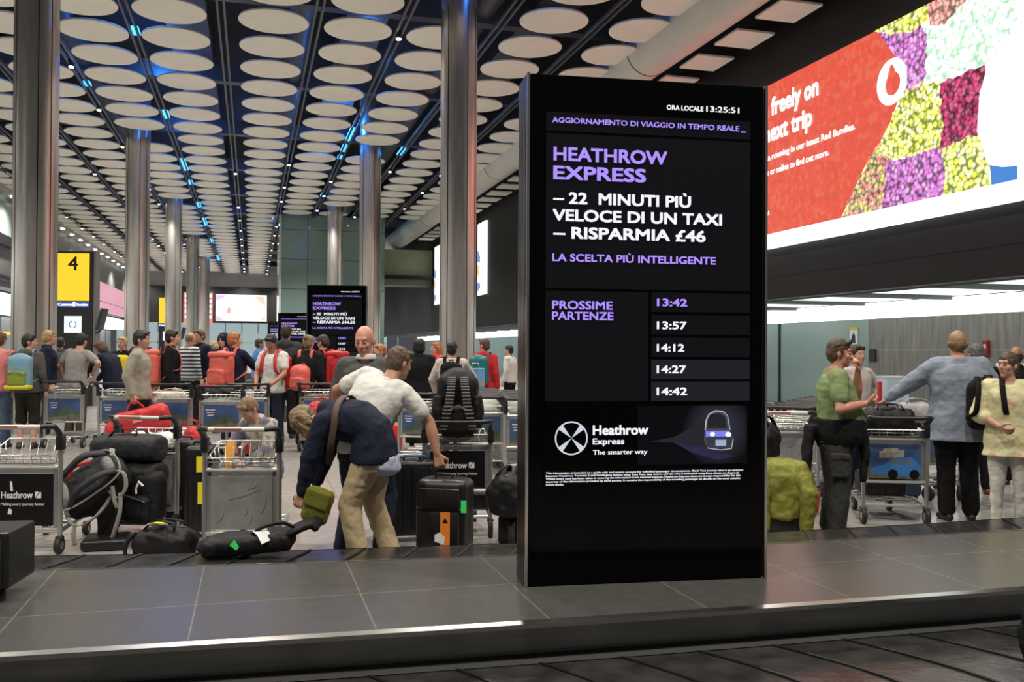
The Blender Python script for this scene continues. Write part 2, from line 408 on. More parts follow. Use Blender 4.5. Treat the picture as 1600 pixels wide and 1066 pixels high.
tag(rest.build('ceiling_discs_far', discm, None, 50), 'cream ceiling discs crowded together at the far end of hall', 'ceiling discs', kind='stuff')
# square tiles between duct and wall
sqm = MATS['disc_cream']
proto = None
for k in range(26):
    y = 13.2 + k*1.79
    if proto is None: o = proto = MB().rbox((0, 0, 0), (0.95, 1.05, 0.06), 0.01, 1).build('ceiling_tile', sqm, None)
    else: o = proto.copy(); col.objects.link(o)
    o.location = (10.75, y, 8.72); tag(o, 'square cream ceiling tile in the row along the black right wall', 'ceiling tile', 'square tiles along the right wall')
# downlights
lampm = glow('lamp_white', (1.0, 0.98, 0.92), 9.0); capm = mat('lamp_can', (0.05, 0.05, 0.05), 0.5)
lp = None
lane_name = {-9.7: 'farthest left lane', -6.2: 'second lane from the left wall', -4.42: 'lane left of the left columns', -0.68: 'lane near the hall centre', 1.33: 'lane right of the hall centre', 3.17: 'lane left of the right columns', 5.25: 'lane right of the right columns', 7.35: 'lane nearest the round duct'}
spots = []
for x in LANES:
    for k in range(17):
        y = 16.6 + k*4.45 + (0 if x in (-0.68, 3.17, -4.42) else 1.9) + random.uniform(-.5, .5)
        if y > 50 and x > 1.6: continue
        if y < 50 and random.random() < (.25 if x in (-0.68, 3.17, -4.42, 7.35) else .55): continue
        spots.append((x, y))
for x, y in spots:
    if lp is None:
        lp = empty('downlight', (x, y, HC-0.1)); o = lp
        MB().lathe((0, 0, 0), [(0.07, 0.0), (0.07, 0.14), (0.03, 0.18)], 14).build('lamp_can', capm, lp, 50)
        MB().lathe((0, 0, 0), [(0.05, -0.03), (0.064, -0.004)], 14).build('lens', lampm, lp)
    else:
        o = copy_tree(lp); o.location = (x, y, HC-0.1)
    tag(o, 'small white downlight hanging in the ' + lane_name[x], 'downlight', 'downlights in the ' + lane_name[x])
margin = None
for k in range(16):
    y = 44 + k*2.9
    if margin is None: o = margin = MB().lathe((0, 0, 0), [(0.02, -0.06), (0.11, -0.04), (0.12, 0.02), (0.05, 0.06)], 14).build('wall_lamp', lampm, None)
    else: o = margin.copy(); col.objects.link(o)
    o.location = (XL+0.35, y, 8.56); tag(o, 'bright round lamp in the row along the left ceiling edge', 'lamp', 'lamps along the left ceiling edge')
# blue light fittings up in the void
bluem = glow('blue_lamp', (0.03, 0.32, 1.0), 5.0); bl = None
for i, (x, y, L) in enumerate(((-2.62, 22.6, .5), (-2.62, 30.4, .9), (-2.62, 38.5, 2.2), (-2.62, 42.5, .8), (-2.62, 49, 1.6), (-2.62, 55.5, 3.0), (-2.62, 65, 2), (-2.62, 77, 4), (3.17, 31.4, 1.8), (3.17, 33.6, 1.0), (3.17, 35.2, .5), (3.17, 44, .7), (5.25, 33.5, 1.2), (-4.42, 27.5, .4))):
    o = MB().rbox((0, 0, 0), (0.16, L, 0.07), 0.02).build('blue_light', bluem, None); o.location = (x, y, HC+0.13)
    tag(o, 'blue light bar above the discs in the lane ' + ('beside the left columns' if x < 0 else 'beside the right columns'), 'blue light', 'blue light bars in the ' + ('left lane' if x < 0 else 'right lane'))
# ================================================================== CAROUSEL
HP, HB = 0.36, 0.18
def arc(fn, x0, x1, n): return [(x0 + (x1-x0)*i/n, fn(x0 + (x1-x0)*i/n)) for i in range(n+1)]
f_front = lambda x: 4.115 + .2343*x + .0055*x*x
f_back = lambda x: 5.478 + .20*x + .0135*x*x
f_out = lambda x: 6.65 + .20*x + .015*x*x
f_near = lambda x: 3.02 + .2343*x + .0055*x*x
def ribbon(mb, fa, fb, za, zb, x0=-5.5, x1=7.5, n=40, thick=None):
    """a strip between two edge curves"""
    A = [V(W(x, z) + (za,)) for x, z in arc(fa, x0, x1, n)]; B = [V(W(x, z) + (zb,)) for x, z in arc(fb, x0, x1, n)]
    nn = len(A); vs = A + B; fs = [(i, i+1, nn+i+1, nn+i) for i in range(nn-1)]
    if thick:
        vs += [p - V((0, 0, thick)) for p in A + B]; q = 2*nn
        fs += [(q+i, q+nn+i, q+nn+i+1, q+i+1) for i in range(nn-1)]
        fs += [(i, q+i, q+i+1, i+1) for i in range(nn-1)] + [(nn+i, nn+i+1, q+nn+i+1, q+nn+i) for i in range(nn-1)]
        fs += [(0, nn, q+nn, q), (nn-1, q+nn-1, q+2*nn-1, 2*nn-1)]
    return mb.add(vs, fs)
car = empty('baggage_carousel', W(0, 4.8) + (0,), 0, 'baggage carousel with dark tiled island, steel edge and black rubber belts', 'baggage carousel')
carM = Matrix.Translation(-V(W(0, 4.8) + (0,)))
def cbuild(mb, name, m, parent=car, smooth=False):
    o = mb.build(name, m, parent, smooth); o.data.transform(carM); return o
decktile = tiles('deck_laminate', (0.080, 0.078, 0.074), 1.0, (0.17, 0.165, 0.155), 0.27, .78, 40, 0.004, 0.22, rot=0.0, spec=0.6, nscale=14)
cbuild(ribbon(MB(), lambda x: f_front(x)+.012, lambda x: f_back(x)-.02, HP, HP, thick=.05), 'deck', decktile)
trimm = mat('edge_steel', (0.72, 0.71, 0.68), 0.22, 1.0)
m = ribbon(MB(), lambda x: f_front(x)-.028, lambda x: f_front(x)+.012, HP-.004, HP+.003, thick=.02)
cbuild(m, 'front_edge_trim', trimm)
m = ribbon(MB(), lambda x: f_back(x)-.02, lambda x: f_back(x)+.02, HP+.003, HP-.002, thick=.03)
cbuild(m, 'rear_edge_trim', trimm)
apm = mat('apron_steel', (0.40, 0.395, 0.375), 0.30, 0.7, var=0.15, vscale=2, vec=(1, 1, 14))
cbuild(ribbon(MB(), lambda x: f_front(x)-.02, lambda x: f_front(x)+.02, HP-.006, HB+.03), 'front_apron', apm)
cbuild(ribbon(MB(), lambda x: f_front(x)+.02, lambda x: f_front(x)-.045, HB+.03, HB+.004), 'apron_lip', mat('lip_dark_steel', (0.05, 0.05, 0.048), 0.45, 0.6))
m = ribbon(MB(), f_back, f_back, HP-.02, HB-.1); cbuild(m, 'rear_apron', apm)
m = ribbon(MB(), lambda x: f_out(x)+.02, lambda x: f_out(x)+.05, HB+.0, 0.0, thick=None); cbuild(m, 'outer_skirt', mat('skirt_black', (0.02, 0.02, 0.02), 0.5))
rub = mat('belt_rubber', (0.030, 0.029, 0.028), 0.22, var=0.5, vscale=7, bump=0.12, bscale=25, spec=0.55)
def belt(fa, fb, name, skew):
    b = cbuild(ribbon(MB(), fa, fb, HB, HB, n=60, thick=.04), name, rub)
    g = MB(); x = -5.6
    while x < 7.2:
        pts = []
        for i in range(9):
            t = i/8; xx = x + skew*t + 0.10*math.sin(t*math.pi); z = fa(xx) + (fb(xx)-fa(xx))*t
            pts.append(V(W(xx, z) + (HB+.003,)))
        g.strip(pts, V(W(0.022, 0) + (0,)), 0.010); x += 0.37
    cbuild(g, 'plate_lips', mat('plate_lip', (0.008, 0.008, 0.008), 0.45), b)
    return b
belt(f_near, lambda x: f_front(x)-.045, 'near_belt', -0.55)
belt(lambda x: f_back(x)+.02, f_out, 'far_belt', 0.5)

# ================================================================== DISPLAY TOTEMS
violet = glow('screen_violet', (0.38, 0.25, 0.90), 1.15); paper = glow('screen_white', (0.93, 0.93, 1.0), 1.0)
scr_bg = mat('screen_charcoal', (0.006, 0.006, 0.007), 0.18, emit=1.0, ecol=(0.0034, 0.0036, 0.0050), spec=0.12)
scr_bg2 = mat('screen_slate', (0.006, 0.006, 0.007), 0.18, emit=1.0, ecol=(0.012, 0.0135, 0.0175), spec=0.12)
scr_black = mat('screen_black', (0.002, 0.002, 0.002), 0.12, spec=0.12)
gloss = mat('gloss_black', (0.002, 0.002, 0.002), 0.07, spec=0.14)
ribm = mat('ribbed_dark_steel', (0.10, 0.09, 0.085), 0.25, 1.0)
def totem(loc, rz, label, W_=1.32, H_=2.66, D=0.24, lines=None, base=0.0, small=True):
    lines = lines or {}
    t = empty('display_totem', loc, rz, label, 'display totem', 'electronic display totems')
    MB().rbox((W_/2, D/2, H_/2), (W_-.03, D, H_), 0.008, 2).build('casing', gloss, t)
    m = MB()
    for k in range(5):
        m.box((0.004, 0.035 + k*0.042, H_/2), (0.018, 0.030, H_-.01)); m.box((W_-0.004, 0.035 + k*0.042, H_/2), (0.018, 0.030, H_-.01))
    m.build('ribbed_side', ribm, t)
    for x in (0.004, W_-0.004):
        MB().box((x, -0.004, H_/2), (0.014, 0.022, H_)).build('edge_trim', trimm, t)
    y0 = -0.006
    def panel(name, u0, v0, u1, v1, m, d, p):
        return MB().box(((u0+u1)/2, y0-d, (v0+v1)/2), (u1-u0, 0.003, v1-v0)).build(name, m, p)
    s = panel('screen', 0.097, 0.492, 1.226, 2.553, scr_black, 0, t)
    panel('header_field', 0.099, 2.365, 1.225, 2.462, scr_bg, .001, s)
    panel('message_field', 0.099, 1.545, 1.225, 2.350, scr_bg, .001, s)
    panel('caption_field', 0.099, 0.956, 0.655, 1.530, scr_bg, .001, s)
    for k, v in enumerate((1.428, 1.309, 1.190, 1.072, 0.956)):
        panel('departure_row', 0.672, v, 1.225, v+0.103, scr_bg if k < 3 else scr_bg2, .001, s)
    def T(name, body, m, u, v, cap, wd, off=0.012):
        text(name, body, m, s, (u, y0-.0035, v), (1, 0, 0), (0, 0, 1), wd, cap, off)
    T('clock_caption', 'ORA LOCALE', paper, 0.751, 2.504, 0.024, 0.205, .02); T('clock', '13:25:51', paper, 0.972, 2.504, 0.029, 0.188)
    T('header_text', 'AGGIORNAMENTO DI VIAGGIO IN TEMPO REALE', violet, 0.13, 2.407, 0.026, 1.03, .012)
    MB().box((1.185, y0-.003, 2.404), (0.028, .002, .006)).build('cursor', violet, s)
    T('headline', 'HEATHROW', violet, 0.138, 2.211, 0.066, 0.617, .02); T('headline', 'EXPRESS', violet, 0.137, 2.113, 0.066, 0.501, .02)
    for body, u, v, cap, wd in (lines.get('msg') or (('– 22  MINUTI PIÙ', 0.137, 1.987, 0.056, 0.751), ('VELOCE DI UN TAXI', 0.135, 1.897, 0.056, 0.928), ('– RISPARMIA £46', 0.138, 1.806, 0.056, 0.833))):
        T('message_text', body, paper, u, v, cap, wd, .022)
    T('tagline', 'LA SCELTA PIÙ INTELLIGENTE', violet, 0.134, 1.686, 0.037, 0.895, .016)
    T('caption_text', 'PROSSIME', violet, 0.134, 1.437, 0.041, 0.324, .016); T('caption_text', 'PARTENZE', violet, 0.134, 1.381, 0.041, 0.329, .016)
    for k, (b, v, w) in enumerate((('13:42', 1.459, .168), ('13:57', 1.338, .165), ('14:12', 1.219, .152), ('14:27', 1.105, .162), ('14:42', 0.988, .169))):
        T('departure_time', b, violet if k == 0 else paper, 0.701, v, 0.038, w, .02)
    if not small: return t
    # ring emblem with the crossed blades
    lg = glow('emblem_silver', (0.72, 0.76, 0.86), 0.85); lg2 = glow('emblem_blue', (0.35, 0.45, 0.70), 0.6)
    m = MB(); cx, cz = 0.24, 0.765; n = 44
    for rr, ri, a0, a1 in ((0.088, 0.080, 0, 360),):
        P = [V((cx + rr*math.cos(2*math.pi*k/n), y0-.0045, cz + rr*math.sin(2*math.pi*k/n))) for k in range(n)]
        Q = [V((cx + ri*math.cos(2*math.pi*k/n), y0-.0045, cz + ri*math.sin(2*math.pi*k/n))) for k in range(n)]
        m.add(P+Q, [(k, (k+1) % n, n+(k+1) % n, n+k) for k in range(n)])
    m.build('emblem_ring', lg, s)
    m = MB()
    for a in (45, 135, 225, 315):
        c_, s_ = math.cos(R(a)), math.sin(R(a)); px_, pz_ = -s_, c_
        pts = [(cx + c_*.082 + px_*.016, cz + s_*.082 + pz_*.016), (cx + c_*.03 + px_*.006, cz + s_*.03 + pz_*.006), (cx, cz), (cx + c_*.03 - px_*.006, cz + s_*.03 - pz_*.006), (cx + c_*.082 - px_*.016, cz + s_*.082 - pz_*.016)]
        m.poly([(x, y0-.005, z) for x, z in pts])
    m.build('emblem_blades', lg, s)
    T('brand_text', 'Heathrow', paper, 0.354, 0.782, 0.048, 0.302, .022); T('brand_text', 'Express', paper, 0.354, 0.732, 0.030, 0.170, .018); T('brand_text', 'The smarter way', paper, 0.355, 0.678, 0.024, 0.296, .012)
    for k, b in enumerate(('This information is intended as a guide only and cannot account for individual passenger circumstances. Black Taxi journey time is an estimate',
                           'between Heathrow Terminal 2 and Paddington Station using Tom Tom data source and the cost is estimated using fares shown on tfl.gov.uk.',
                           'Whilst every care has been taken in securing the information from external sources, Heathrow Express does not accept responsibility for the',
                           'accuracy of the information provided by third parties. It remains the responsibility of the travelling passenger to decide on the most suitable', 'travel mode.')):
        T('small_print', b, paper, 0.105, 0.581-.0148*k, 0.0095, (1.082, 1.062, 1.066, 1.066, .095)[k], .012)
    # picture of the train
    p = panel('train_picture', 0.60, 0.62, 1.21, 0.93, mat('picture_night', (0.002, 0.002, 0.002), 0.15, emit=1.0, ecol=(0.004, 0.004, 0.006), spec=.25), .001, s)
    nt = MATS['picture_night'].node_tree
    tc = nt.nodes.new('ShaderNodeTexCoord'); mp = nt.nodes.new('ShaderNodeMapping'); gr = nt.nodes.new('ShaderNodeTexGradient'); gr.gradient_type = 'SPHERICAL'
    mp.inputs['Location'].default_value = (-1.045*5.0, 0, -0.80*5.0); mp.inputs['Scale'].default_value = (5.0, 0.0, 5.0); rp = nt.nodes.new('ShaderNodeValToRGB')
    rp.color_ramp.elements[0].color = (0.002, 0.002, 0.003, 1); rp.color_ramp.elements[1].color = (0.045, 0.045, 0.07, 1)
    nt.links.new(tc.outputs['Object'], mp.inputs[0]); nt.links.new(mp.outputs[0], gr.inputs[0]); nt.links.new(gr.outputs['Fac'], rp.inputs[0]); nt.links.new(rp.outputs[0], nt.nodes['Principled BSDF'].inputs['Emission Color'])
    def pic(name, pts, m, d): return MB().poly([(x, y0-.004-d, z) for x, z in pts]).build(name, m, p)
    silver = glow('train_silver', (0.050, 0.052, 0.068), 1.0); dark = glow('train_dark', (0.006, 0.006, 0.012), 1.0); mid = glow('train_mid', (0.008, 0.008, 0.013), 1.0)
    pic('train_cars', [(0.665, 0.742), (0.80, 0.765), (0.985, 0.868), (1.0, 0.72), (0.93, 0.712), (0.80, 0.735)], mid, 0)
    pic('track', [(0.80, 0.735), (0.93, 0.715), (1.13, 0.66), (1.05, 0.64), (0.9, 0.68)], glow('track_violet', (0.018, 0.010, 0.05), 1.0), 0)
    pic('train_nose', [(0.965, 0.745), (0.972, 0.85), (0.99, 0.885), (1.03, 0.905), (1.075, 0.900), (1.10, 0.875), (1.112, 0.80), (1.13, 0.755), (1.12, 0.70), (1.06, 0.695), (0.985, 0.705)], silver, .001)
    pic('train_windscreen', [(0.985, 0.81), (0.988, 0.86), (1.005, 0.885), (1.05, 0.89), (1.085, 0.87), (1.095, 0.81)], dark, .002)
    pic('train_band', [(0.975, 0.765), (0.975, 0.795), (1.105, 0.795), (1.118, 0.765)], glow('train_band_blue', (0.20, 0.20, 0.9), 1.0), .002)
    pic('train_skirt', [(0.985, 0.705), (0.975, 0.745), (0.975, 0.760), (1.12, 0.760), (1.128, 0.745), (1.12, 0.70), (1.06, 0.695)], glow('train_skirt', (0.03, 0.03, 0.045), 1.0), .0015)
    m = MB()
    for P_, r_ in (([(0.972, 0.80), (0.976, 0.85), (0.992, 0.884), (1.03, 0.903), (1.075, 0.898)], .0035), ([(1.075, 0.898), (1.098, 0.875), (1.108, 0.82), (1.112, 0.80)], .0022), ([(0.985, 0.705), (1.06, 0.693), (1.12, 0.70), (1.13, 0.75)], .0025)):
        m.tube([(x, y0-.0065, z) for x, z in P_], r_, 6)
    m.build('train_outline', glow('train_edge', (0.42, 0.43, 0.52), 1.0), p)
    pic('train_grille', [(1.03, 0.715), (1.03, 0.748), (1.09, 0.748), (1.09, 0.715)], glow('train_plate', (0.35, 0.4, 0.6), 1.0), .002)
    for cx_, cz_, r_ in ((1.012, 0.778, .017), (1.102, 0.776, .020)):
        r_ *= .8; m = MB(); m.poly([(cx_ + r_*math.cos(k*math.pi/6), y0-.0075, cz_ + r_*.8*math.sin(k*math.pi/6)) for k in range(12)])
        m.build('train_headlight', glow('headlight_blue', (0.55, 0.75, 1.0), 3.0), p)
    return t
bx, bz = 0.073, 4.73
main_angle = math.atan2(4.956-4.73, 1.376-0.073)
totem(W(bx, bz) + (HP+.001,), main_angle - AL, 'tall black display totem standing on carousel island with violet and white travel text')
tb = MB().box((0.66, 0.12, 0.14), (1.31, 0.26, 0.28)); 
t2 = (('– 20  MINUTI PIÙ', 0.137, 1.987, 0.056, 0.751), ('VELOCE DI UN TAXI', 0.135, 1.897, 0.056, 0.928), ('– RISPARMIA £44.50', 0.138, 1.806, 0.056, 0.93))
totem(at(479, 20.4) + (0.36,), R(4) - AL, 'smaller far display totem with violet text behind the crowd, in front of green glass', W_=1.32, lines={'msg': t2}, small=False)
totem(at(434, 36) + (0.36,), R(4) - AL, 'small distant display totem just left of the green glass core', lines={'msg': t2}, small=False)
totem(at(418, 47) + (0.36,), R(4) - AL, 'farthest tiny display totem, partly behind another at the hall end', lines={'msg': t2}, small=False)
# islands under the far totems
for px, z in ((519, 20.6), (452, 36.2), (434, 47.2)):
    o = MB().rbox((0, 0, .18), (3.4, 1.3, .36), .02).build('carousel_island', mat('island_dark', (0.06, 0.06, 0.06), 0.4), None)
    o.location = at(px, z + .1) + (0,); o.rotation_euler.z = R(4) - AL
    tag(o, {519: 'dark carousel island under the smaller display totem behind the crowd', 452: 'dark carousel island under the distant display totem left of glass', 434: 'dark carousel island under the farthest display totem'}[px], 'carousel island')

# black box on a foot at the left end of the island
bxm = mat('box_black', (0.012, 0.012, 0.012), 0.35); fx = at(-62, 4.36)
t = empty('control_box', fx + (HP+.001,), R(8) - AL, 'square black metal box on a short foot at left end of island', 'control box')
MB().rbox((0, 0.16, 0.20), (0.46, 0.34, 0.27), 0.012, 2).build('casing', bxm, t)
MB().box((0, -0.012, 0.195), (0.40, 0.006, 0.22)).build('front_pane', mat('box_pane', (0.02, 0.02, 0.018), 0.12), t)
MB().rbox((-0.04, 0.16, 0.03), (0.30, 0.26, 0.06), 0.01, 2).build('foot', bxm, t)

# ================================================================== BIG ADVERT ON THE RIGHT WALL
XA = XW - 0.10
ad = empty('advert_billboard', (XA, 11.45, 3.95), 0, 'huge backlit red billboard with flower fields and white ring emblem on right wall', 'billboard')
def A(name, pts, m, d=0.0, parent=ad):      # polygon on the billboard face, given as (y, z) in the hall
    out = []
    for i, (y, z) in enumerate(pts):
        y2, z2 = pts[(i+1) % len(pts)]; L = math.hypot(y2-y, z2-z); k = max(1, int(L/.09)) if 'flower' in name else 1
        for j in range(k):
            w = .045 if j and k > 1 and 4.3 < z < 7.65 else 0
            yy, zz = y + (y2-y)*j/k + random.uniform(-w, w), z + (z2-z)*j/k + random.uniform(-w, w)
            out.append((-0.06-d, max(yy, 11.45)-11.45, zz-3.95))
    return MB().poly(out).build(name, m, parent)
MB().box((0.0, 6.4, 1.875), (0.10, 12.85, 3.75)).build('light_box', mat('lightbox_white', (0.3, 0.3, 0.3), .5, emit=1.7, ecol=(1, 1, 0.98)), ad)
def flowers(name, pal, scale, s=1.0, thr=0.10):
    m = bpy.data.materials.new(name); m.use_nodes = True; nt = m.node_tree; b = nt.nodes['Principled BSDF']; L = nt.links.new
    tc = nt.nodes.new('ShaderNodeTexCoord'); vo = nt.nodes.new('ShaderNodeTexVoronoi'); vo.inputs['Scale'].default_value = scale; vo.inputs['Randomness'].default_value = .9
    sp = nt.nodes.new('ShaderNodeSeparateColor'); rp = nt.nodes.new('ShaderNodeValToRGB'); rp.color_ramp.interpolation = 'CONSTANT'
    while len(rp.color_ramp.elements) < len(pal): rp.color_ramp.elements.new(0.5)
    for i, c in enumerate(pal): rp.color_ramp.elements[i].position = i/len(pal); rp.color_ramp.elements[i].color = tuple(c) + (1,)
    r2 = nt.nodes.new('ShaderNodeValToRGB'); r2.color_ramp.elements[0].position = .35; r2.color_ramp.elements[1].position = .75
    r2.color_ramp.elements[0].color = (1, 1, 1, 1); r2.color_ramp.elements[1].color = (thr, thr*1.4, thr, 1)
    mx = nt.nodes.new('ShaderNodeMixRGB'); mx.blend_type = 'MULTIPLY'; mx.inputs[0].default_value = 1
    L(tc.outputs['Object'], vo.inputs['Vector']); L(vo.outputs['Color'], sp.inputs[0]); L(sp.outputs[0], rp.inputs[0]); L(vo.outputs['Distance'], r2.inputs[0])
    L(rp.outputs[0], mx.inputs[1]); L(r2.outputs[0], mx.inputs[2]); L(mx.outputs[0], b.inputs['Emission Color']); b.inputs['Emission Strength'].default_value = s
    b.inputs['Base Color'].default_value = (.02, .02, .02, 1); b.inputs['Roughness'].default_value = .4
    return m
redm = flowers('red_field', [(.84, .085, .055), (.86, .10, .065), (.85, .095, .06), (.89, .13, .085)], 9, 1.0, .86)
A('red_field', [(24.2, 4.28), (15.86, 4.28), (15.11, 5.19), (14.55, 5.6), (14.19, 6.18), (13.97, 6.54), (14.22, 7.01), (14.79, 7.70), (24.2, 7.70)], redm)
base = flowers('mixed_flowers', [(.95, .45, .35), (.8, .85, .2), (.9, .3, .3), (.98, .8, .5)], 12, 1.1, .18)
A('mixed_flower_field', [(15.86, 4.28), (14.5, 4.28), (14.3, 5.3), (14.6, 5.6), (15.11, 5.19)], base)
yel = flowers('yellow_flowers', [(1, .95, .35), (.95, .88, .12), (1, .97, .55), (.75, .75, .1)], 12, 1.5, .16)
pur = flowers('purple_flowers', [(.72, .22, .68), (.85, .40, .80), (.62, .16, .55), (.80, .34, .85)], 12, 1.25, .16)
whi = flowers('white_flowers', [(.95, 1, .95), (.85, 1, .92), (1, 1, 1), (.72, .9, .78)], 11, 1.6, .4)
dre = flowers('crimson_flowers', [(.70, .05, .20), (.80, .10, .28), (.60, .03, .14), (.85, .2, .35)], 12, 1.05, .12)
pin = flowers('salmon_flowers', [(.95, .45, .40), (.9, .35, .35), (1, .6, .5), (.8, .3, .3)], 12, 1.25, .2)
A('purple_flower_field', [(14.79, 7.70), (14.22, 7.01), (13.97, 6.54), (14.0, 6.3), (13.6, 6.25), (13.3, 6.6), (13.45, 7.3), (13.9, 7.6)], pur, .002)
A('yellow_flower_edge', [(14.85, 7.71), (14.4, 7.50), (13.75, 7.35), (13.40, 7.40), (13.25, 7.71)], yel, .003)
A('salmon_flower_field', [(13.45, 7.71), (13.35, 7.30), (12.9, 7.15), (12.5, 7.35), (12.5, 7.71)], pin, .004)
A('yellow_flower_field', [(14.02, 6.36), (13.45, 6.42), (12.8, 6.25), (12.95, 5.6), (13.08, 5.10), (13.7, 5.05), (14.6, 5.25), (14.75, 5.45), (14.4, 5.85)], yel, .002)
A('white_flower_field', [(13.5, 7.34), (13.0, 7.2), (12.5, 7.45), (11.45, 7.71), (11.45, 6.3), (12.17, 6.2), (12.7, 6.15), (13.1, 6.25), (13.5, 6.35), (13.42, 6.8)], whi, .005)
A('crimson_flower_field', [(13.1, 6.22), (12.5, 6.25), (12.1, 6.25), (12.2, 5.7), (12.25, 5.1), (12.7, 5.0), (13.1, 5.05), (13.05, 5.6)], dre, .006)
A('purple_flower_patch', [(14.55, 5.15), (13.6, 5.12), (13.05, 5.12), (12.95, 4.7), (13.0, 4.28), (14.65, 4.28), (14.5, 4.75)], pur, .006)
A('yellow_flower_patch', [(13.05, 5.08), (12.5, 5.18), (12.2, 5.15), (11.95, 4.28), (13.05, 4.28), (12.98, 4.7)], yel, .007)
A('white_shape', [(12.05, 6.22), (12.22, 5.75), (12.27, 5.2), (12.05, 4.75), (12.0, 4.58), (11.75, 4.50), (11.45, 4.48), (11.45, 6.62), (11.75, 6.5)], glow('ad_white', (1, 1, 1), 1.5), .009)
A('blue_ground', [(12.0, 4.60), (11.75, 4.52), (11.45, 4.48), (11.45, 4.20), (11.96, 4.22)], glow('ad_blue', (.06, .25, .70), 1.0), .010)
A('bottom_margin', [(24.2, 3.96), (11.45, 3.96), (11.45, 4.27), (24.2, 4.28)], glow('ad_margin', (1, 1, .98), 1.6), .011)
# white ring emblem with its drop
wm = MATS['ad_white']; m = MB(); n = 40; cy, cz = 14.34, 6.60
def drop(k):
    a = 2*math.pi*k/n; r = 0.205; y, z = r*math.cos(a), r*math.sin(a)*1.05
    if 0.25*math.pi < a < 0.62*math.pi: z += 0.16*math.sin((a-.25*math.pi)/(.37*math.pi)*math.pi)
    return (cy + y - .03, cz - .045 + z)
P = [(-0.074, cy + .415*math.cos(2*math.pi*k/n) - 11.45, cz + .43*math.sin(2*math.pi*k/n) - 3.95) for k in range(n)]
Q = [(-0.074, drop(k)[0] - 11.45, drop(k)[1] - 3.95) for k in range(n)]
m.add(P + Q, [(k, (k+1) % n, n+(k+1) % n, n+k) for k in range(n)]); m.build('ring_emblem', wm, ad)
def ADT(b, yl, z, cap, wd, off): text('advert_text', b, wm, ad, (-0.075, yl-11.45, z-3.95), (0, -1, 0), (0, 0, 1), wd, cap, off)
ADT('Roam freely on', 19.72, 6.98, 0.38, 3.11, .025); ADT('your next trip', 19.88, 6.40, 0.38, 3.04, .025)
ADT('UK calls and data roaming in our latest Red Bundles.', 19.95, 5.97, 0.13, 4.55, .02); ADT('Ask in our stores or online to find out more.', 19.95, 5.63, 0.13, 3.71, .02)
ADT('vodafone.co.uk', 19.95, 5.03, 0.13, 1.27, .02); ADT('Power to you', 19.95, 4.72, 0.13, 1.45, .02)

# lit posters on the right wall
for yc, zc, lab, tint in ((46.05, 6.35, 'tall white backlit poster on right wall, nearest of the narrow ones', (1, .99, .96)), (57.9, 6.4, 'narrow lit poster on the right wall behind the near right column', (1, 1, .97)), (84.0, 6.35, 'pale blue lit poster near the far end of right wall', (.75, .97, 1))):
    p = empty('lit_poster', (XW-.055, yc, zc), 0, lab, 'poster')
    MB().box((0, 0, 0), (.10, 1.75, 3.75)).build('light_box', glow('poster_' + str(int(yc)), tint, 1.25), p)
    m = MB(); m.poly([(-.053, .3, -.2), (-.053, .85, -.1), (-.053, .85, .5), (-.053, .5, .35), (-.053, .25, .1)])
    m.poly([(-.053, .2, -1.5), (-.053, .85, -1.7), (-.053, .85, -1.2), (-.053, .3, -1.25)])
    m.build('blue_figure', glow('poster_blue', (.25, .35, .8), .9), p)
    MB().poly([(-.054, .4, -.9), (-.054, .87, -.8), (-.054, .87, -.25), (-.054, .5, -.3)]).build('orange_figure', glow('poster_orange', (.95, .6, .3), 1.0), p)

# pink advert on the left wall, far end adverts
p = empty('pink_advert', (XL+.02, 79.5, 5.5), 0, 'long pink backlit advert strip on the far left wall', 'billboard')
MB().box((0, 0, 0), (.1, 17.2, 2.2)).build('light_box', glow('ad_pink', (.85, .42, .52), .9), p)
MB().box((.06, 0, -.35), (.02, 17.2, .05)).build('dividing_rail', greyp, p)
p = empty('advert_screen', (-0.95, YE-.16, 5.5), 0, 'wide bright floral advert on the black end wall', 'billboard')
MB().box((0, 0, 0), (4.65, .1, 2.5)).build('light_box', glow('end_ad_white', (1, .96, .97), 1.5), p)
MB().poly([(-1.4, -.06, -.3), (-1.1, -.06, .15), (-.95, -.06, -.15), (-1.0, -.06, -.5), (-1.3, -.06, -.55)]).build('red_flower', glow('end_ad_red', (.9, .45, .4), 1.1), p)
m = MB(); m.poly([(1.2, -.06, 1.1), (2.1, -.06, 1.15), (2.2, -.06, .2), (1.8, -.06, .5)]); m.poly([(1.7, -.06, -1.2), (2.2, -.06, -1.2), (2.2, -.06, -.6)]); m.build('peach_petals', glow('end_ad_peach', (.95, .66, .5), 1.1), p)
m = MB(); m.poly([(-2.3, -.06, -1.2), (-1.5, -.06, -1.2), (-2.3, -.06, -.7)]); m.poly([(-2.3, -.06, 1.2), (-2.3, -.06, .6), (-1.2, -.06, 1.2)]); m.build('violet_petals', glow('end_ad_violet', (.8, .55, .85), 1.1), p)
for x, w in ((-5.6, .55), (-4.0, .45)):
    p = empty('end_banner', (x, YE-.16, 5.4), 0, 'red and white backlit banner on the end wall ' + ('between the two nearest far columns' if x < -5 else 'close beside the bright floral advert'), 'banner')
    MB().box((0, 0, 0), (w*2, .08, 3.0)).build('light_box', glow('banner_red', (.9, .25, .22), 1.0), p)
    m = MB()
    for k in range(5): m.box((0, -.045, 1.2-k*.5), (w*1.5, .01, .33))
    m.build('white_lines', MATS['ad_white'], p)

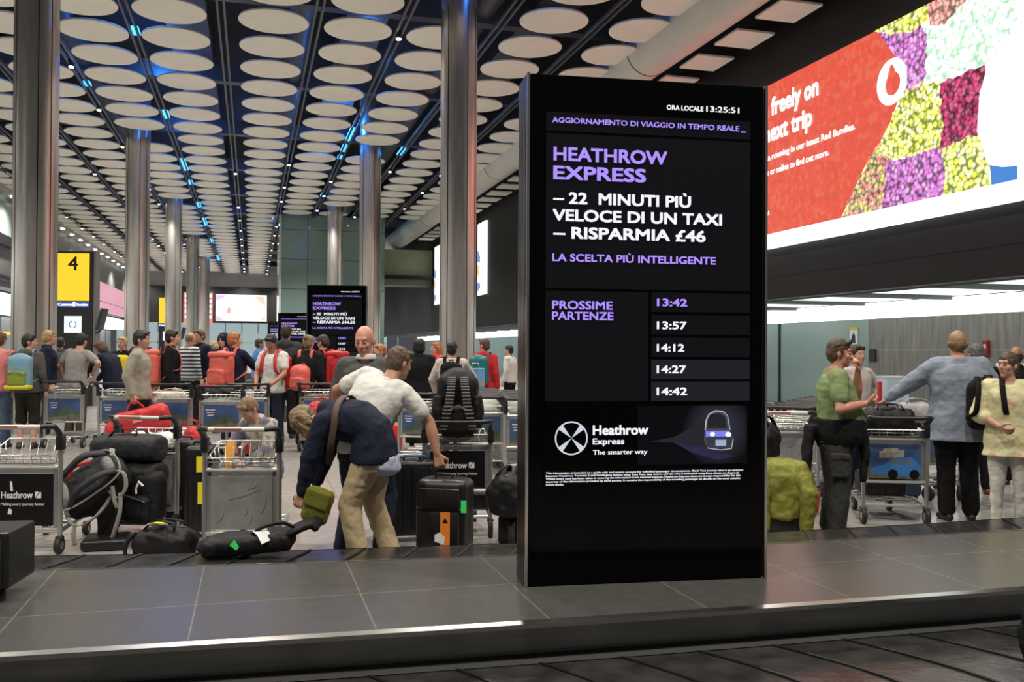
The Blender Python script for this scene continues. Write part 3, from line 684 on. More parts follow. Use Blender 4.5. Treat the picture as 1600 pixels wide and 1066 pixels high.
# yellow numbered reclaim signs
def reclaim(px, z, num, label, fac=1.0):
    t = empty('reclaim_sign', at(px, z) + (0,), R(2) - AL, label, 'sign', 'yellow numbered reclaim signs')
    MB().rbox((0.06, .16, 2.12), (0.98, .30, 4.24), .01, 2).build('body', mat('sign_body', (0.016, 0.016, 0.018), 0.35), t)
    MB().box((0.585, .16, 2.12), (.05, .30, 4.24)).build('side_panel', mat('sign_side', (0.22, 0.21, 0.20), 0.4, .4), t)
    y = MB().box((0.02, -.005, 3.53), (0.86, .02, 1.30)).build('yellow_panel', glow('sign_yellow', (1.0, .60, .015), 1.15), t)
    text('number', num, mat('sign_black', (.01, .01, .01), .5), y, (-.12, -.017, 3.72), (1, 0, 0), (0, 0, 1), .27, .36, .012)
    b = MB().box((0.02, -.005, 2.78), (0.86, .02, .15)).build('blue_strip', glow('sign_blue', (.02, .10, .55), .8), t)
    text('strip_text', 'Customs', MATS['ad_white'], b, (-.38, -.017, 2.74), (1, 0, 0), (0, 0, 1), .38, .075, .02)
    text('strip_text', 'Reclaim', MATS['ad_white'], b, (.12, -.017, 2.74), (1, 0, 0), (0, 0, 1), .30, .07, .02)
    MB().box((0.05, -.017, 2.785), (.07, .004, .12)).build('strip_icon', MATS['ad_white'], b)
    s = MB().box((0.02, -.005, 2.23), (0.46, .02, .46)).build('screen', glow('sign_screen', (.80, .93, 1.0), 1.2), t)
    m = MB(); r = .09
    for k in range(20):
        if k in (4, 5, 14, 15): continue
        a = k*2*math.pi/20; m.box((0.02 + r*math.cos(a), -.018, 2.23 + r*math.sin(a)), (.022, .004, .03), Euler((0, -a, 0)))
    m.build('screen_symbol', glow('symbol_blue', (.02, .12, .35), .6), s)
    a = MB(); a.tube([(.62, .1, 2.0), (.72, .05, 2.05), (.76, .02, 2.1)], .025, 8); a.build('bracket', BLACKM, t)
    MB().rbox((.80, 0, 2.38), (.10, .35, .60), .02, 2, Euler((0, R(14), 0))).build('side_monitor', mat('monitor_black', (.03, .03, .032), .4), t)
    return t
reclaim(112.5, 25.0, '4', 'yellow lit reclaim sign numbered 4 just right of the large left column')
reclaim(261, 46.5, '5', 'small distant yellow lit reclaim sign half hidden by a far column')

# notice and fittings on the right hand back wall
p = empty('wall_notice', (XR-.02, 21.7, 2.03), 0, 'white notice with yellow header and dark portrait on green glass wall', 'notice')
MB().box((0, 0, 0), (.02, .34, .46)).build('sheet', mat('notice_white', (.8, .82, .84), .5), p)
MB().box((-.012, 0, .20), (.006, .36, .08)).build('header', mat('notice_yellow', (.85, .55, .04), .5), p)
m = MB(); m.poly([(-.013, .09, -.19), (-.013, .08, -.02), (-.013, .0, .09), (-.013, -.07, .02), (-.013, -.09, -.19)]); m.build('portrait', mat('notice_dark', (.02, .02, .04), .5), p)
p = MB().rbox((0, 0, 0), (.05, .26, .34), .01, 2).build('call_point', mat('frame_dark', (.03, .03, .03), .4), None); p.location = (XR-.03, 20.9, 1.50)
tag(p, 'small dark framed panel on green glass wall behind the green shirt man', 'wall panel')
p = empty('fire_call_box', (XR-.04, 16.95, 1.68), 0, 'small red fire call box on the brushed steel wall', 'fire call box')
MB().rbox((0, 0, 0), (.08, .15, .38), .01, 2).build('box', mat('fire_red', (.35, .015, .02), .4), p); MB().box((-.043, 0, .05), (.006, .07, .10)).build('symbol', MATS['notice_white'], p)
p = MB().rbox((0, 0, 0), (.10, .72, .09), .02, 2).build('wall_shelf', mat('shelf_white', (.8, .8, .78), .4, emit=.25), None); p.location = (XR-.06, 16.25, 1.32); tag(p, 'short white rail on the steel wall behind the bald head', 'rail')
p = MB().rbox((0, 0, 0), (.10, .75, .35), .02, 2).build('wall_cabinet', mat('cabinet_grey', (.2, .2, .2), .4), None); p.location = (XR-.06, 16.25, 1.08); tag(p, 'grey cabinet below the short white rail on steel wall', 'cabinet')
# ================================================================== PEOPLE
SKIN = {'fair': mat('skin_fair', (0.56, 0.30, 0.21), 0.5, var=.08, vscale=9), 'tan': mat('skin_tan', (0.42, 0.21, 0.13), 0.5, var=.08, vscale=9), 'pink': mat('skin_pink', (0.58, 0.27, 0.19), 0.45, var=.10, vscale=9)}
EYEW = mat('eye_white', (.34, .31, .29), .3); EYED = mat('eye_dark', (.02, .015, .01), .15); LIP = mat('lips', (.38, .13, .11), .45)
HAIR = {'black': mat('hair_black', (.008, .007, .007), .5, var=.3, vscale=30, bump=.6, bscale=60), 'dark': mat('hair_dark_brown', (.030, .018, .012), .5, var=.3, vscale=30, bump=.6, bscale=60),
        'brown': mat('hair_brown', (.085, .048, .026), .55, var=.3, vscale=30, bump=.6, bscale=60), 'light': mat('hair_light_brown', (.20, .13, .065), .55, var=.35, vscale=25, bump=.6, bscale=60),
        'blond': mat('hair_blond', (.42, .28, .11), .5, var=.25, vscale=25, bump=.6, bscale=60), 'ginger': mat('hair_ginger', (.36, .13, .035), .5, var=.25, vscale=25, bump=.6, bscale=60),
        'grey': mat('hair_grey', (.12, .12, .12), .55, var=.3, vscale=30, bump=.6, bscale=60)}
BLK = cloth('black_cloth', (.008, .008, .009)); SHOE = mat('shoe_black', (.015, .013, .012), .45); SHOEB = mat('shoe_brown', (.16, .06, .025), .5)
NAVY = cloth('navy_cloth', (.012, .016, .034)); JEAN = cloth('jeans_blue', (.07, .10, .16)); DENIM = cloth('dark_jeans', (.018, .022, .038))
def lerp(a, b, t): return a + (b-a)*t
def person(name_label, loc, head=0, H=1.74, lean=(0, 0, 0), look=(0, 0), arms=None, legs=None, pel=(0, 0, 0.95), skin='fair', hair=('short', 'dark'), top=None, bottom=None, shoes=SHOE,
           fine=False, fat=1.0, curl=(.45, .45), palm=None, group=None, wide=1.0, face=False, rise=0.0):
    """top = (kind, material[, extra]); bottom = (kind, material); lean = (forward, right, twist) in degrees of the upper body"""
    s = H/1.75; vx = 0.0085 if fine else 0.014; vc = 0.011 if fine else 0.017
    P = V(pel)
    # spine, walked upward from the pelvis with the bend spread over its first 35 cm
    N = 24; L = 0.56; pts = []; cur = P.copy(); 
    def frame(t):
        k = max(0.0, min(1.0, t/0.34)); k = k*k*(3-2*k)
        M = Matrix.Rotation(R(-lean[2]*k), 3, 'Z') @ Matrix.Rotation(R(lean[1]*k), 3, 'Y') @ Matrix.Rotation(R(-lean[0]*k), 3, 'X')
        return M
    tab = []
    for i in range(N+1):
        d = L*i/N; M = frame(d); tab.append((d, cur.copy(), M)); cur = cur + (M @ V((0, 0, 1)))*(L/N)
    def sp(d):
        if d <= 0: return P + V((0, 0, d)), Matrix.Identity(3)
        i = min(N, int(round(d/L*N))); dd, p, M = tab[i]; return p + (M @ V((0, 0, 1)))*(d-dd), M
    nk, MN = sp(.54)
    MH = MN @ Matrix.Rotation(R(look[0]), 3, 'Z') @ Matrix.Rotation(R(-look[1]), 3, 'X')
    if lean[0] > 25: MH = Matrix.Rotation(R(-lean[2]), 3, 'Z') @ Matrix.Rotation(R(lean[1]*.6), 3, 'Y') @ Matrix.Rotation(R(-lean[0]*.72), 3, 'X') @ Matrix.Rotation(R(look[0]), 3, 'Z') @ Matrix.Rotation(R(-look[1]), 3, 'X')
    hc = nk + MN @ V((0, .014, .055)) + MH @ V((0, .014, .085))
    sh = {}; q, MS = sp(.468)
    for sd in (-1, 1): sh[sd] = q + MS @ V((sd*.178*wide, -.005, 0))
    arms = arms or {}; el = {}; wr = {}
    for sd, key in ((-1, 'L'), (1, 'R')):
        e, w = arms.get(key, ((.235, -.03, 1.12), (.25, .04, .88)))
        if key not in arms: e, w = V((sd*e[0], e[1], e[2])) + P - V((0, 0, .95)), V((sd*w[0], w[1], w[2])) + P - V((0, 0, .95))
        e, w = V(e), V(w)
        a = sh[sd]; e = a + (e-a).normalized()*.285; w = e + (w-e).normalized()*.255      # human arm lengths
        el[sd], wr[sd] = e, w
    legs = legs or {}; hp, kn, an, fd = {}, {}, {}, {}
    for sd, key in ((-1, 'L'), (1, 'R')):
        hp[sd] = P + V((sd*.088*wide, 0, -.03)); k, a = legs.get(key, ((sd*.10, .02, .50), (sd*.105, -.02, .085)))
        kn[sd], an[sd] = V(k), V(a); fd[sd] = V((sd*.18, 1, 0)).normalized()
    SEC = [(-.13, .165, .118), (-.05, .172, .122), (.05, .160, .112), (.14, .146, .105), (.25, .155, .112), (.36, .170, .116), (.42, .168, .102), (.47, .118, .080), (.51, .066, .062), (.56, .056, .058)]
    def sections(d0, d1, add, belly=0.0, wmul=1.0):
        out = []
        lo = [x for x in SEC if d0 < x[0] < d1]
        def val(d):
            for (a, w, dp), (b, w2, dp2) in zip(SEC, SEC[1:]):
                if a <= d <= b: t = (d-a)/(b-a); return lerp(w, w2, t), lerp(dp, dp2, t)
            return (SEC[0][1], SEC[0][2]) if d < SEC[0][0] else (SEC[-1][1], SEC[-1][2])
        for d in [d0] + [x[0] for x in lo] + [d1]:
            w, dp = val(d); p, M = sp(d); bl = belly*math.exp(-((d-.12)/.13)**2)
            out.append(((p + M @ V((0, bl*.6, 0)))*s, M @ V((1, 0, 0)), M @ V((0, 1, 0)), (w*fat*wide*wmul + add)*s, (dp*fat + add + bl*.6)*s))
        return out
    # ---- body: one continuous skin
    b = MB(); b.sweep(sections(-.13, .56, -.004))
    b.cap(sp(.44)[0]*s, hc*s, .060*s, .055*s)
    for sd in (-1, 1):
        b.cap((q + MS @ V((sd*.06, 0, .01)))*s, sh[sd]*s, .06*s, .056*s)
        b.cap(sh[sd]*s, el[sd]*s, .052*s*fat, .040*s); b.cap(el[sd]*s, lerp(el[sd], wr[sd], .35)*s, .041*s, .042*s*fat); b.cap(lerp(el[sd], wr[sd], .35)*s, wr[sd]*s, .042*s*fat, .027*s)
        b.cap(hp[sd]*s, lerp(hp[sd], kn[sd], .3)*s, .085*s*fat, .083*s*fat); b.cap(lerp(hp[sd], kn[sd], .3)*s, kn[sd]*s, .083*s*fat, .054*s)
        c = lerp(kn[sd], an[sd], .3) + V((0, -.015, 0)); b.cap(kn[sd]*s, c*s, .054*s, .055*s*fat); b.cap(c*s, an[sd]*s, .055*s*fat, .036*s)
        f = an[sd] + V((0, 0, -.045)); b.cap((f - fd[sd]*.04)*s, (f + fd[sd]*.10 - V((0, 0, .01)))*s, .034*s, .028*s)
        # hand: palm, four bent fingers of different lengths, and a thumb off the side of the palm
        d = (wr[sd]-el[sd]).normalized(); pn = V(palm[sd]) if palm and sd in palm else MS @ V((-sd, .25, 0)); pn = (pn - d*pn.dot(d)).normalized(); ax = d.cross(pn)
        cu = curl[0 if sd < 0 else 1]; up = ax if ax.dot(MS @ V((0, 1, .3))) > 0 else -ax      # thumb side
        w0 = wr[sd]
        for i, (off, ln) in enumerate(((.030, .072), (.010, .080), (-.010, .074), (-.029, .058))):
            kn_ = w0 + d*.092 + up*off*1.05 - pn*.004*abs(i-1)
            b.cap((w0 + d*.012 + up*off*.6)*s, kn_*s, .0155*s, .0125*s, 8)
            d1 = d*math.cos(cu*.8) + pn*math.sin(cu*.8); p1 = kn_ + d1*ln*.45; d2 = d*math.cos(cu*1.9) + pn*math.sin(cu*1.9); p2 = p1 + d2*ln*.32; d3 = d*math.cos(cu*2.7) + pn*math.sin(cu*2.7); p3 = p2 + d3*ln*.25
            b.cap(kn_*s, p1*s, .0105*s, .0098*s, 8); b.cap(p1*s, p2*s, .0098*s, .0090*s, 8); b.cap(p2*s, p3*s, .0090*s, .0080*s, 8)
        t0 = w0 + d*.022 + up*.022; t1 = t0 + (d*.6 + up*.72 + pn*.3).normalized()*.045; t2 = t1 + (d*.9 + up*.2 + pn*.35*(1+cu)).normalized()*.032; t3 = t2 + (d*.9 + pn*.4*(1+cu)).normalized()*.022
        b.cap(t0*s, t1*s, .0165*s, .0125*s, 8); b.cap(t1*s, t2*s, .0120*s, .0105*s, 8); b.cap(t2*s, t3*s, .0105*s, .0085*s, 8)
    def h(p): return (hc + MH @ V(p))*s
    b.ell(h((0, -.008, .022)), (.077*s, .096*s, .103*s), MH); b.ell(h((0, .022, -.052)), (.058*s, .070*s, .068*s), MH); b.ell(h((0, .070, -.098)), (.026*s, .022*s, .020*s), MH)
    b.cap(h((0, .090, .018)), h((0, .112, -.022)), .0085*s, .0130*s, 8); b.cap(h((-.014, .094, -.026)), h((.014, .094, -.026)), .0095*s, .0095*s, 8)
    b.cap(h((-.034, .080, .036)), h((.034, .080, .036)), .0130*s, .0130*s, 8)
    for sd in (-1, 1):
        b.ell(h((sd*.040, .062, -.022)), (.024*s, .022*s, .024*s), MH); b.ell(h((sd*.079, -.008, -.008)), (.011*s, .020*s, .032*s), MH @ Matrix.Rotation(R(sd*18), 3, 'Z'))
    b.cap(h((-.017, .086, -.062)), h((.017, .086, -.062)), .0095*s, .0095*s, 8)
    root = blob('person', b, SKIN[skin], None, vx, 2 if fine else 3)
    root.location = (loc[0], loc[1], rise); root.rotation_euler.z = turn(head); tag(root, name_label, 'person', group)
    if fine or face:
        for sd in (-1, 1):
            e = MB().ell(h((sd*.031, .0795, .011)), (.0125*s, .0115*s, .0085*s), MH, 10, 7).build('eye', EYEW, root, 'all'); MB().ell(h((sd*.031, .0885, .011)), (.0058*s, .004*s, .0058*s), MH, 8, 6).build('iris', EYED, e, 'all')
            if hair[1]: MB().tube([h((sd*.014, .099, .034)), h((sd*.032, .099, .040)), h((sd*.048, .088, .036))], [.0020*s, .0030*s, .0016*s], 6).build('eyebrow', HAIR[hair[1]], root)
        MB().tube([h((-.021, .090, -.060)), h((0, .0975, -.058)), h((.021, .090, -.060))], [.003*s, .0062*s, .003*s], 6).build('mouth', LIP, root, 'all')
    # ---- hair
    if hair[0]:
        hm = HAIR[hair[1]]; g = MB(); k = hair[0]; kw = dict(vox=.008 if fine else .011, sm=2, disp=.012, dsize=.03)
        if k in ('short', 'bob', 'long', 'bun', 'tail', 'shaggy'):
            g.ell(h((0, -.018, .040)), (.086*s, .100*s, .096*s), MH); g.ell(h((0, -.050, -.005)), (.080*s, .066*s, .085*s), MH)
            g.cap(h((-.045, .062, .090)), h((.045, .062, .090)), .022*s, .022*s)
            for sd in (-1, 1): g.cap(h((sd*.076, .005, .05)), h((sd*.078, .012, .0)), .016*s, .012*s, 8)
        if k == 'shaggy': kw['disp'] = .03; kw['dsize'] = .04; g.ell(h((0, -.02, .05)), (.098*s, .108*s, .100*s), MH); g.ell(h((0, -.06, -.03)), (.085*s, .07*s, .085*s), MH)
        if k == 'bob':
            g.ell(h((0, -.035, -.02)), (.104*s, .088*s, .115*s), MH); g.ell(h((0, -.03, .04)), (.100*s, .098*s, .098*s), MH)
        if k == 'long':
            for sd in (-1, 1): g.cap(h((sd*.075, -.02, .02)), h((sd*.085, -.025, -.17)), .035*s, .030*s)
            g.cap(h((0, -.07, .02)), h((0, -.085, -.22)), .070*s, .055*s); g.cap(h((-.05, -.07, 0)), h((-.05, -.07, -.2)), .045*s, .04*s); g.cap(h((.05, -.07, 0)), h((.05, -.07, -.2)), .045*s, .04*s)
        if k == 'back':
            g.ell(h((0, -.012, .038)), (.087*s, .099*s, .099*s), MH); g.ell(h((0, -.050, -.005)), (.082*s, .066*s, .080*s), MH); g.cap(h((0, -.11, .02)), h((0, -.13, -.05)), .030*s, .022*s)
        if k == 'bun': g.ell(h((0, -.095, .085)), (.045*s, .042*s, .042*s), MH)
        if k == 'tail': g.cap(h((0, -.11, .04)), h((0, -.15, -.10)), .035*s, .022*s)
        if k == 'ring':      # bald crown, hair round the back and sides
            g.ell(h((0, -.040, -.010)), (.083*s, .070*s, .070*s), MH); g.cap(h((-.079, -.01, .005)), h((-.070, -.06, -.01)), .014*s, .02*s); g.cap(h((.079, -.01, .005)), h((.070, -.06, -.01)), .014*s, .02*s)
        if k == 'thin': g.ell(h((0, -.028, .020)), (.083*s, .088*s, .088*s), MH); kw['disp'] = .006
        if k == 'hang':      # hair falling forward round a lowered face
            g.ell(h((0, -.02, .035)), (.098*s, .108*s, .105*s), MH)
            for sd in (-1, 1): g.cap(h((sd*.08, 0, .04)), h((sd*.085, .07, -.13)), .040*s, .022*s); g.cap(h((sd*.085, -.04, .02)), h((sd*.095, .02, -.16)), .042*s, .020*s)
            kw['disp'] = .03; kw['dsize'] = .035
        if k == 'hood':
            g.ell(h((0, -.022, .02)), (.115*s, .118*s, .130*s), MH); g.cap(h((0, -.04, -.08)), (nk + MN @ V((0, -.04, -.02)))*s, .095*s, .10*s); kw['disp'] = .01; kw['dsize'] = .08; kw['vox'] = .012
        ho = blob('hood' if k == 'hood' else 'hair', g, hair[2] if len(hair) > 2 else hm, root, **kw)
        if k in ('hood',): blob('hair', MB().ell(h((0, .055, .075)), (.055*s, .045*s, .035*s), MH), HAIR['dark'], root, vox=.01, sm=1)
    # ---- lower garment
    if bottom:
        bk, bm_ = bottom[0], bottom[1]; g = MB(); ad_ = .016 if bk == 'slim' else .026
        g.sweep(sections(-.15, .0 if bk != 'dress' else .05, ad_*.55))
        if bk == 'dress':
            f0 = lerp(an[-1], an[1], .5); g.sweep([(P*s, V((1, 0, 0)), V((0, 1, 0)), .19*s, .14*s), (lerp(P, f0, .5)*s, V((1, 0, 0)), V((0, 1, 0)), .20*s, .14*s), ((f0 + V((0, 0, .0)))*s, V((1, 0, 0)), V((0, 1, 0)), .215*s, .15*s)])
        else:
            for sd in (-1, 1):
                r0, r1, r2 = (.098, .068, .050) if bk == 'slim' else (.106, .084, .076) if bk in ('trousers', 'shorts') else (.112, .097, .092)
                g.cap(hp[sd]*s, lerp(hp[sd], kn[sd], .25)*s, r0*s*fat, r0*.98*s*fat); g.cap(lerp(hp[sd], kn[sd], .25)*s, kn[sd]*s, r0*.98*s*fat, r1*s)
                if bk == 'shorts': g.cap(kn[sd]*s, (kn[sd] + (an[sd]-kn[sd])*.16)*s, r1*1.04*s, r1*1.08*s)
                else: g.cap(kn[sd]*s, (an[sd] + V((0, 0, .02)))*s, r1*s, r2*s)
        low = blob({'dress': 'skirt', 'shorts': 'shorts'}.get(bk, 'trousers'), g, bm_, root, vc, 3, .016 if fine else .012, .07)
    for sd in (-1, 1):
        g = MB(); f = an[sd]; g.cap((f + V((0, 0, -.05)) - fd[sd]*.045)*s, (f + V((0, 0, -.058)) + fd[sd]*.135)*s, .040*s, .033*s); g.cap((f + V((0, 0, -.01)))*s, (f + V((0, 0, -.045)) + fd[sd]*.05)*s, .046*s, .036*s)
        blob('shoe', g, shoes, root, .012, 2)
    # ---- upper garment
    if top:
        tk, tm = top[0], top[1]; belly = top[2] if len(top) > 2 else 0.0; g = MB(); coat = tk in ('jacket', 'hoodie', 'blazer')
        hem = {'tshirt': -.10, 'shirt': -.10, 'jacket': -.11, 'hoodie': -.09, 'blazer': -.21, 'tunic': -.20, 'tank': -.06}[tk]; ad_ = .036 if coat else .026
        secs = sections(hem, .485, ad_, belly)
        if tk in ('blazer', 'tunic'): secs[0] = secs[0][:3] + (secs[0][3]*1.10, secs[0][4]*1.12)
        g.sweep(secs)
        for sd in (-1, 1):
            g.cap((q + MS @ V((sd*.09, 0, -.01)))*s, sh[sd]*s, (.075 + ad_*.4)*s*fat, (.058 + ad_*.5)*s*fat)
            r0 = (.052 + ad_*.65)*s*fat
            if tk in ('tshirt',):
                m_ = lerp(sh[sd], el[sd], .62); g.cap(sh[sd]*s, m_*s, r0, r0*.98)
            elif tk == 'tunic': g.cap(sh[sd]*s, el[sd]*s, r0, r0*.95); g.cap(el[sd]*s, lerp(el[sd], wr[sd], .25)*s, r0*.95, r0*.95)
            elif tk != 'tank':
                g.cap(sh[sd]*s, el[sd]*s, r0, r0*.90); g.cap(el[sd]*s, lerp(el[sd], wr[sd], .93)*s, r0*.90, .038*s + (.010*s if coat else 0))
        if tk == 'hoodie':
            g.ell((nk + MN @ V((0, -.085, -.035)))*s, (.12*s, .072*s, .085*s), MN); g.cap((nk + MN @ V((-.075, -.02, -.03)))*s, (nk + MN @ V((-.05, .055, -.07)))*s, .04*s, .03*s); g.cap((nk + MN @ V((.075, -.02, -.03)))*s, (nk + MN @ V((.05, .055, -.07)))*s, .04*s, .03*s)
        if tk in ('jacket', 'blazer', 'shirt'):
            g.sweep([((nk + MN @ V((0, -.008, -.07)))*s, MN @ V((1, 0, 0)), MN @ V((0, 1, 0)), .098*s, .085*s), ((nk + MN @ V((0, -.008, .015 if tk != 'jacket' else .035)))*s, MN @ V((1, 0, 0)), MN @ V((0, 1, 0)), .073*s, .072*s)])
        nm = {'tshirt': 't_shirt', 'tank': 'vest'}.get(tk, tk)
        o = blob(nm, g, tm, root, vc, 3, .022 if fine else .016, .075)
    root['s'] = s
    info = dict(root=root, s=s, sp=sp, sh=sh, el=el, wr=wr, hc=hc, MH=MH, nk=nk, MN=MN, hp=hp, kn=kn, an=an, P=P)
    return info
def PV(info, p):                    # body coordinates -> hall coordinates
    o = info['root']; return V(o.location) + Matrix.Rotation(o.rotation_euler.z, 3, 'Z') @ (V(p)*info['s'])

# ---- a rucksack worn on the back, a thing of its own
def backpack(label, info=None, m=BLK, size=(.30, .17, .46), d=.27, back=-.215, pocket=None, trim=None, loc=None, rz=0, straps=True, group=None, tilt=0.0, name='backpack', strapm=None, lid=None):
    w, dp, hh = size; strapm = strapm or m
    if info:
        p, M = info['sp'](d); s = info['s']; c = (p + M @ V((0, back, 0)))*s
        t = empty(name, info['root'].location, info['root'].rotation_euler.z, label, 'backpack', group)
    else:
        M = Euler((R(tilt), 0, 0)).to_matrix(); s = 1; c = V((0, 0, hh/2)); t = empty(name, loc, rz, label, 'backpack', group)
    def X(p): return c + M @ V(p)
    g = MB(); g.rbox(c, (w, dp, hh), min(w, dp)*.42, 4, M); g.ell(X((0, 0, hh*.36)), (w*.46, dp*.48, hh*.20), M); g.ell(X((0, -dp*.22, -hh*.2)), (w*.47, dp*.48, hh*.28), M)
    blob('pack_body', g, m, t, .014, 3, .014, .08)
    g = MB(); g.rbox(X((0, -dp*.55, -hh*.17)), (w*.80, dp*.42, hh*.46), .05, 3, M); blob('front_pocket', g, pocket or m, t, .012, 3, .008, .06)
    if trim:
        g = MB(); g.rbox(X((0, -dp*.30, -hh*.42)), (w*1.06, dp*.9, hh*.13), .03, 3, M); blob('lower_band', g, trim, t, .012, 2, .006, .06)
    if lid:
        g = MB(); g.rbox(X((0, -dp*.05, hh*.44)), (w*.96, dp*1.0, hh*.16), .04, 3, M); blob('top_lid', g, lid, t, .012, 2, .008, .06)
    MB().tube([X((-.035, dp*.42, hh*.47)), X((-.03, dp*.45, hh*.58)), X((.03, dp*.45, hh*.58)), X((.035, dp*.42, hh*.47))], .008, 6).build('grab_loop', strapm, t, 'all')
    z = MB(); z.tube([X((-w*.36, -dp*.79, -hh*.05)), X((0, -dp*.83, .06*hh)), X((w*.36, -dp*.79, -hh*.05))], .005, 5); z.build('zip', mat('zip_grey', (.12, .12, .12), .4), t)
    if info and straps:
        for sd in (-1, 1):
            sh = info['sh'][sd]; q, MS = info['sp'](.42); q2, M2 = info['sp'](.18)
            pts = [p + M @ V((sd*.09, back+dp*.5, .14)), sh + MS @ V((-sd*.075, -.065, .075)), sh + MS @ V((-sd*.07, .01, .085)), q + MS @ V((sd*.105, .125, .02)), q2 + M2 @ V((sd*.13, .145, .05)), q2 + M2 @ V((sd*.185, .0, -.02)), p + M @ V((sd*.12, back+dp*.5, -.15))]
            P_ = [V(x)*s for x in pts]; sm = []
            for i in range(len(P_)-1):
                a, b_, c_, d_ = P_[max(i-1, 0)], P_[i], P_[i+1], P_[min(i+2, len(P_)-1)]
                for k in range(4):
                    u = k/4; sm.append(0.5*((2*b_) + (c_-a)*u + (2*a-5*b_+4*c_-d_)*u*u + (3*b_-a-3*c_+d_)*u**3))
            sm.append(P_[-1]); MB().strip(sm, MS @ V((.05*s, 0, 0)), .012).build('shoulder_strap', strapm, t, 'all')
    elif straps:
        for sd in (-1, 1):
            MB().strip([X((sd*w*.28, dp*.48, hh*.40)), X((sd*w*.30, dp*.80, hh*.15)), X((sd*w*.30, dp*.78, -hh*.15)), X((sd*w*.34, dp*.45, -hh*.40))], M @ V((.055, 0, 0)), .012).build('shoulder_strap', strapm, t, 'all')
    return t

def carry(): pass
def T(label, loc, head=0, H=1.74, **k):
    z = loc[0]*SA + loc[1]*CA; x = loc[0]*CA - loc[1]*SA
    if z > 13 and x < -2.0:            # the crowd round the left hand carousels
        loc = (loc[0]*.93, loc[1]*.93); H *= 1.05
    return person(label, loc, head, H, **k)
GREYH = cloth('grey_hoodie', (.085, .08, .075)); CORAL = mat('coral_nylon', (.70, .13, .10), .5, var=.12, bump=.3, bscale=12); RED = mat('red_nylon', (.55, .025, .03), .5, var=.15, bump=.3, bscale=12)
# stripes for the navy and white shirt
def stripes(name, c1, c2, sc):
    m = mat(name, c1, .8); nt = m.node_tree; tc = nt.nodes.new('ShaderNodeTexCoord'); w = nt.nodes.new('ShaderNodeTexWave'); w.bands_direction = 'Z'; w.inputs['Scale'].default_value = sc
    r = nt.nodes.new('ShaderNodeValToRGB'); r.color_ramp.interpolation = 'CONSTANT'; r.color_ramp.elements[0].color = tuple(c1)+(1,); r.color_ramp.elements[1].position = .55; r.color_ramp.elements[1].color = tuple(c2)+(1,)
    nt.links.new(tc.outputs['Object'], w.inputs['Vector']); nt.links.new(w.outputs['Fac'], r.inputs[0]); nt.links.new(r.outputs[0], nt.nodes['Principled BSDF'].inputs['Base Color']); return m
def blotch(name, c1, c2, sc, pos=.55):
    m = mat(name, c1, .8, bump=.3, bscale=14); nt = m.node_tree; tc = nt.nodes.new('ShaderNodeTexCoord'); n = nt.nodes.new('ShaderNodeTexNoise'); n.inputs['Scale'].default_value = sc
    r = nt.nodes.new('ShaderNodeValToRGB'); r.color_ramp.elements[0].position = pos; r.color_ramp.elements[0].color = tuple(c1)+(1,); r.color_ramp.elements[1].position = pos+.08; r.color_ramp.elements[1].color = tuple(c2)+(1,)
    nt.links.new(tc.outputs['Object'], n.inputs['Vector']); nt.links.new(n.outputs['Fac'], r.inputs[0]); nt.links.new(r.outputs[0], nt.nodes['Principled BSDF'].inputs['Base Color']); return m
STRIPE = stripes('striped_knit', (.02, .025, .05), (.55, .55, .55), 4.2)
PATT = blotch('tan_pattern', (.44, .38, .32), (.13, .13, .17), 9, .46)
WHT = cloth('white_cotton', (.66, .65, .61), .05); LGREY = cloth('light_grey_tee', (.30, .28, .27), .08); BEIGE = cloth('beige_jacket', (.33, .30, .25), .12)
KHAKI = cloth('khaki_cotton', (.47, .37, .22), .10); OLIVE = cloth('olive_cloth', (.16, .16, .025), .2); GREENT = cloth('green_tee', (.225, .295, .135), .10); CARGO = cloth('cargo_grey', (.045, .045, .040), .2)
BLAZ = mat('grey_blue_blazer', (.27, .31, .38), .85, var=.10, vscale=9, bump=.5, bscale=9, spec=.2); YEL = blotch('pale_yellow_tunic', (.70, .66, .38), (.72, .33, .22), 5.0, .60); WTR = cloth('white_trousers', (.68, .66, .60), .06)
BROWNT = cloth('brown_trousers', (.07, .05, .035)); DKOL = cloth('dark_olive_shorts', (.022, .022, .014)); PINKS = cloth('pink_shirt', (.62, .20, .20)); BLUES = cloth('blue_shirt', (.07, .20, .50)); HIVIS = mat('hi_vis_yellow', (.85, .62, .02), .6, emit=.05)
PALE = cloth('pale_knit', (.55, .48, .44)); REDJ = cloth('red_jacket', (.50, .03, .035))

# ---------------- left crowd
p = T('person in pink shirt and blue jeans cut by the left frame edge', at(-1, 15.6), 10, 1.74, hair=('short', 'brown'), top=('tshirt', PINKS), bottom=('trousers', JEAN))
p = T('boy in grey hoodie and dark shorts, back turned, wearing a blue and green rucksack', at(44, 15.5), 0, 1.71, look=(-62, 0), hair=('short', 'black'), top=('hoodie', GREYH), bottom=('shorts', DKOL), shoes=mat('sandal', (.03, .025, .02), .6), face=True)
backpack('light blue and lime green rucksack on boy in grey hoodie', p, mat('pack_blue', (.17, .32, .42), .6, bump=.2), (.36, .20, .54), d=.22, pocket=mat('pack_green', (.20, .26, .03), .6, bump=.2), trim=mat('pack_yellow', (.62, .55, .03), .6))
p = T('blond person in navy jacket with red collar just behind the boy in grey hoodie', at(74, 17.4), -60, 1.80, hair=('short', 'blond'), top=('jacket', NAVY), bottom=('trousers', DENIM), face=True)
MB().tube([V((.09*math.cos(a), .085*math.sin(a), 1.555)) for a in [k*math.pi/8 for k in range(16)]], .014, 6, True).build('red_collar', RED, p['root'])
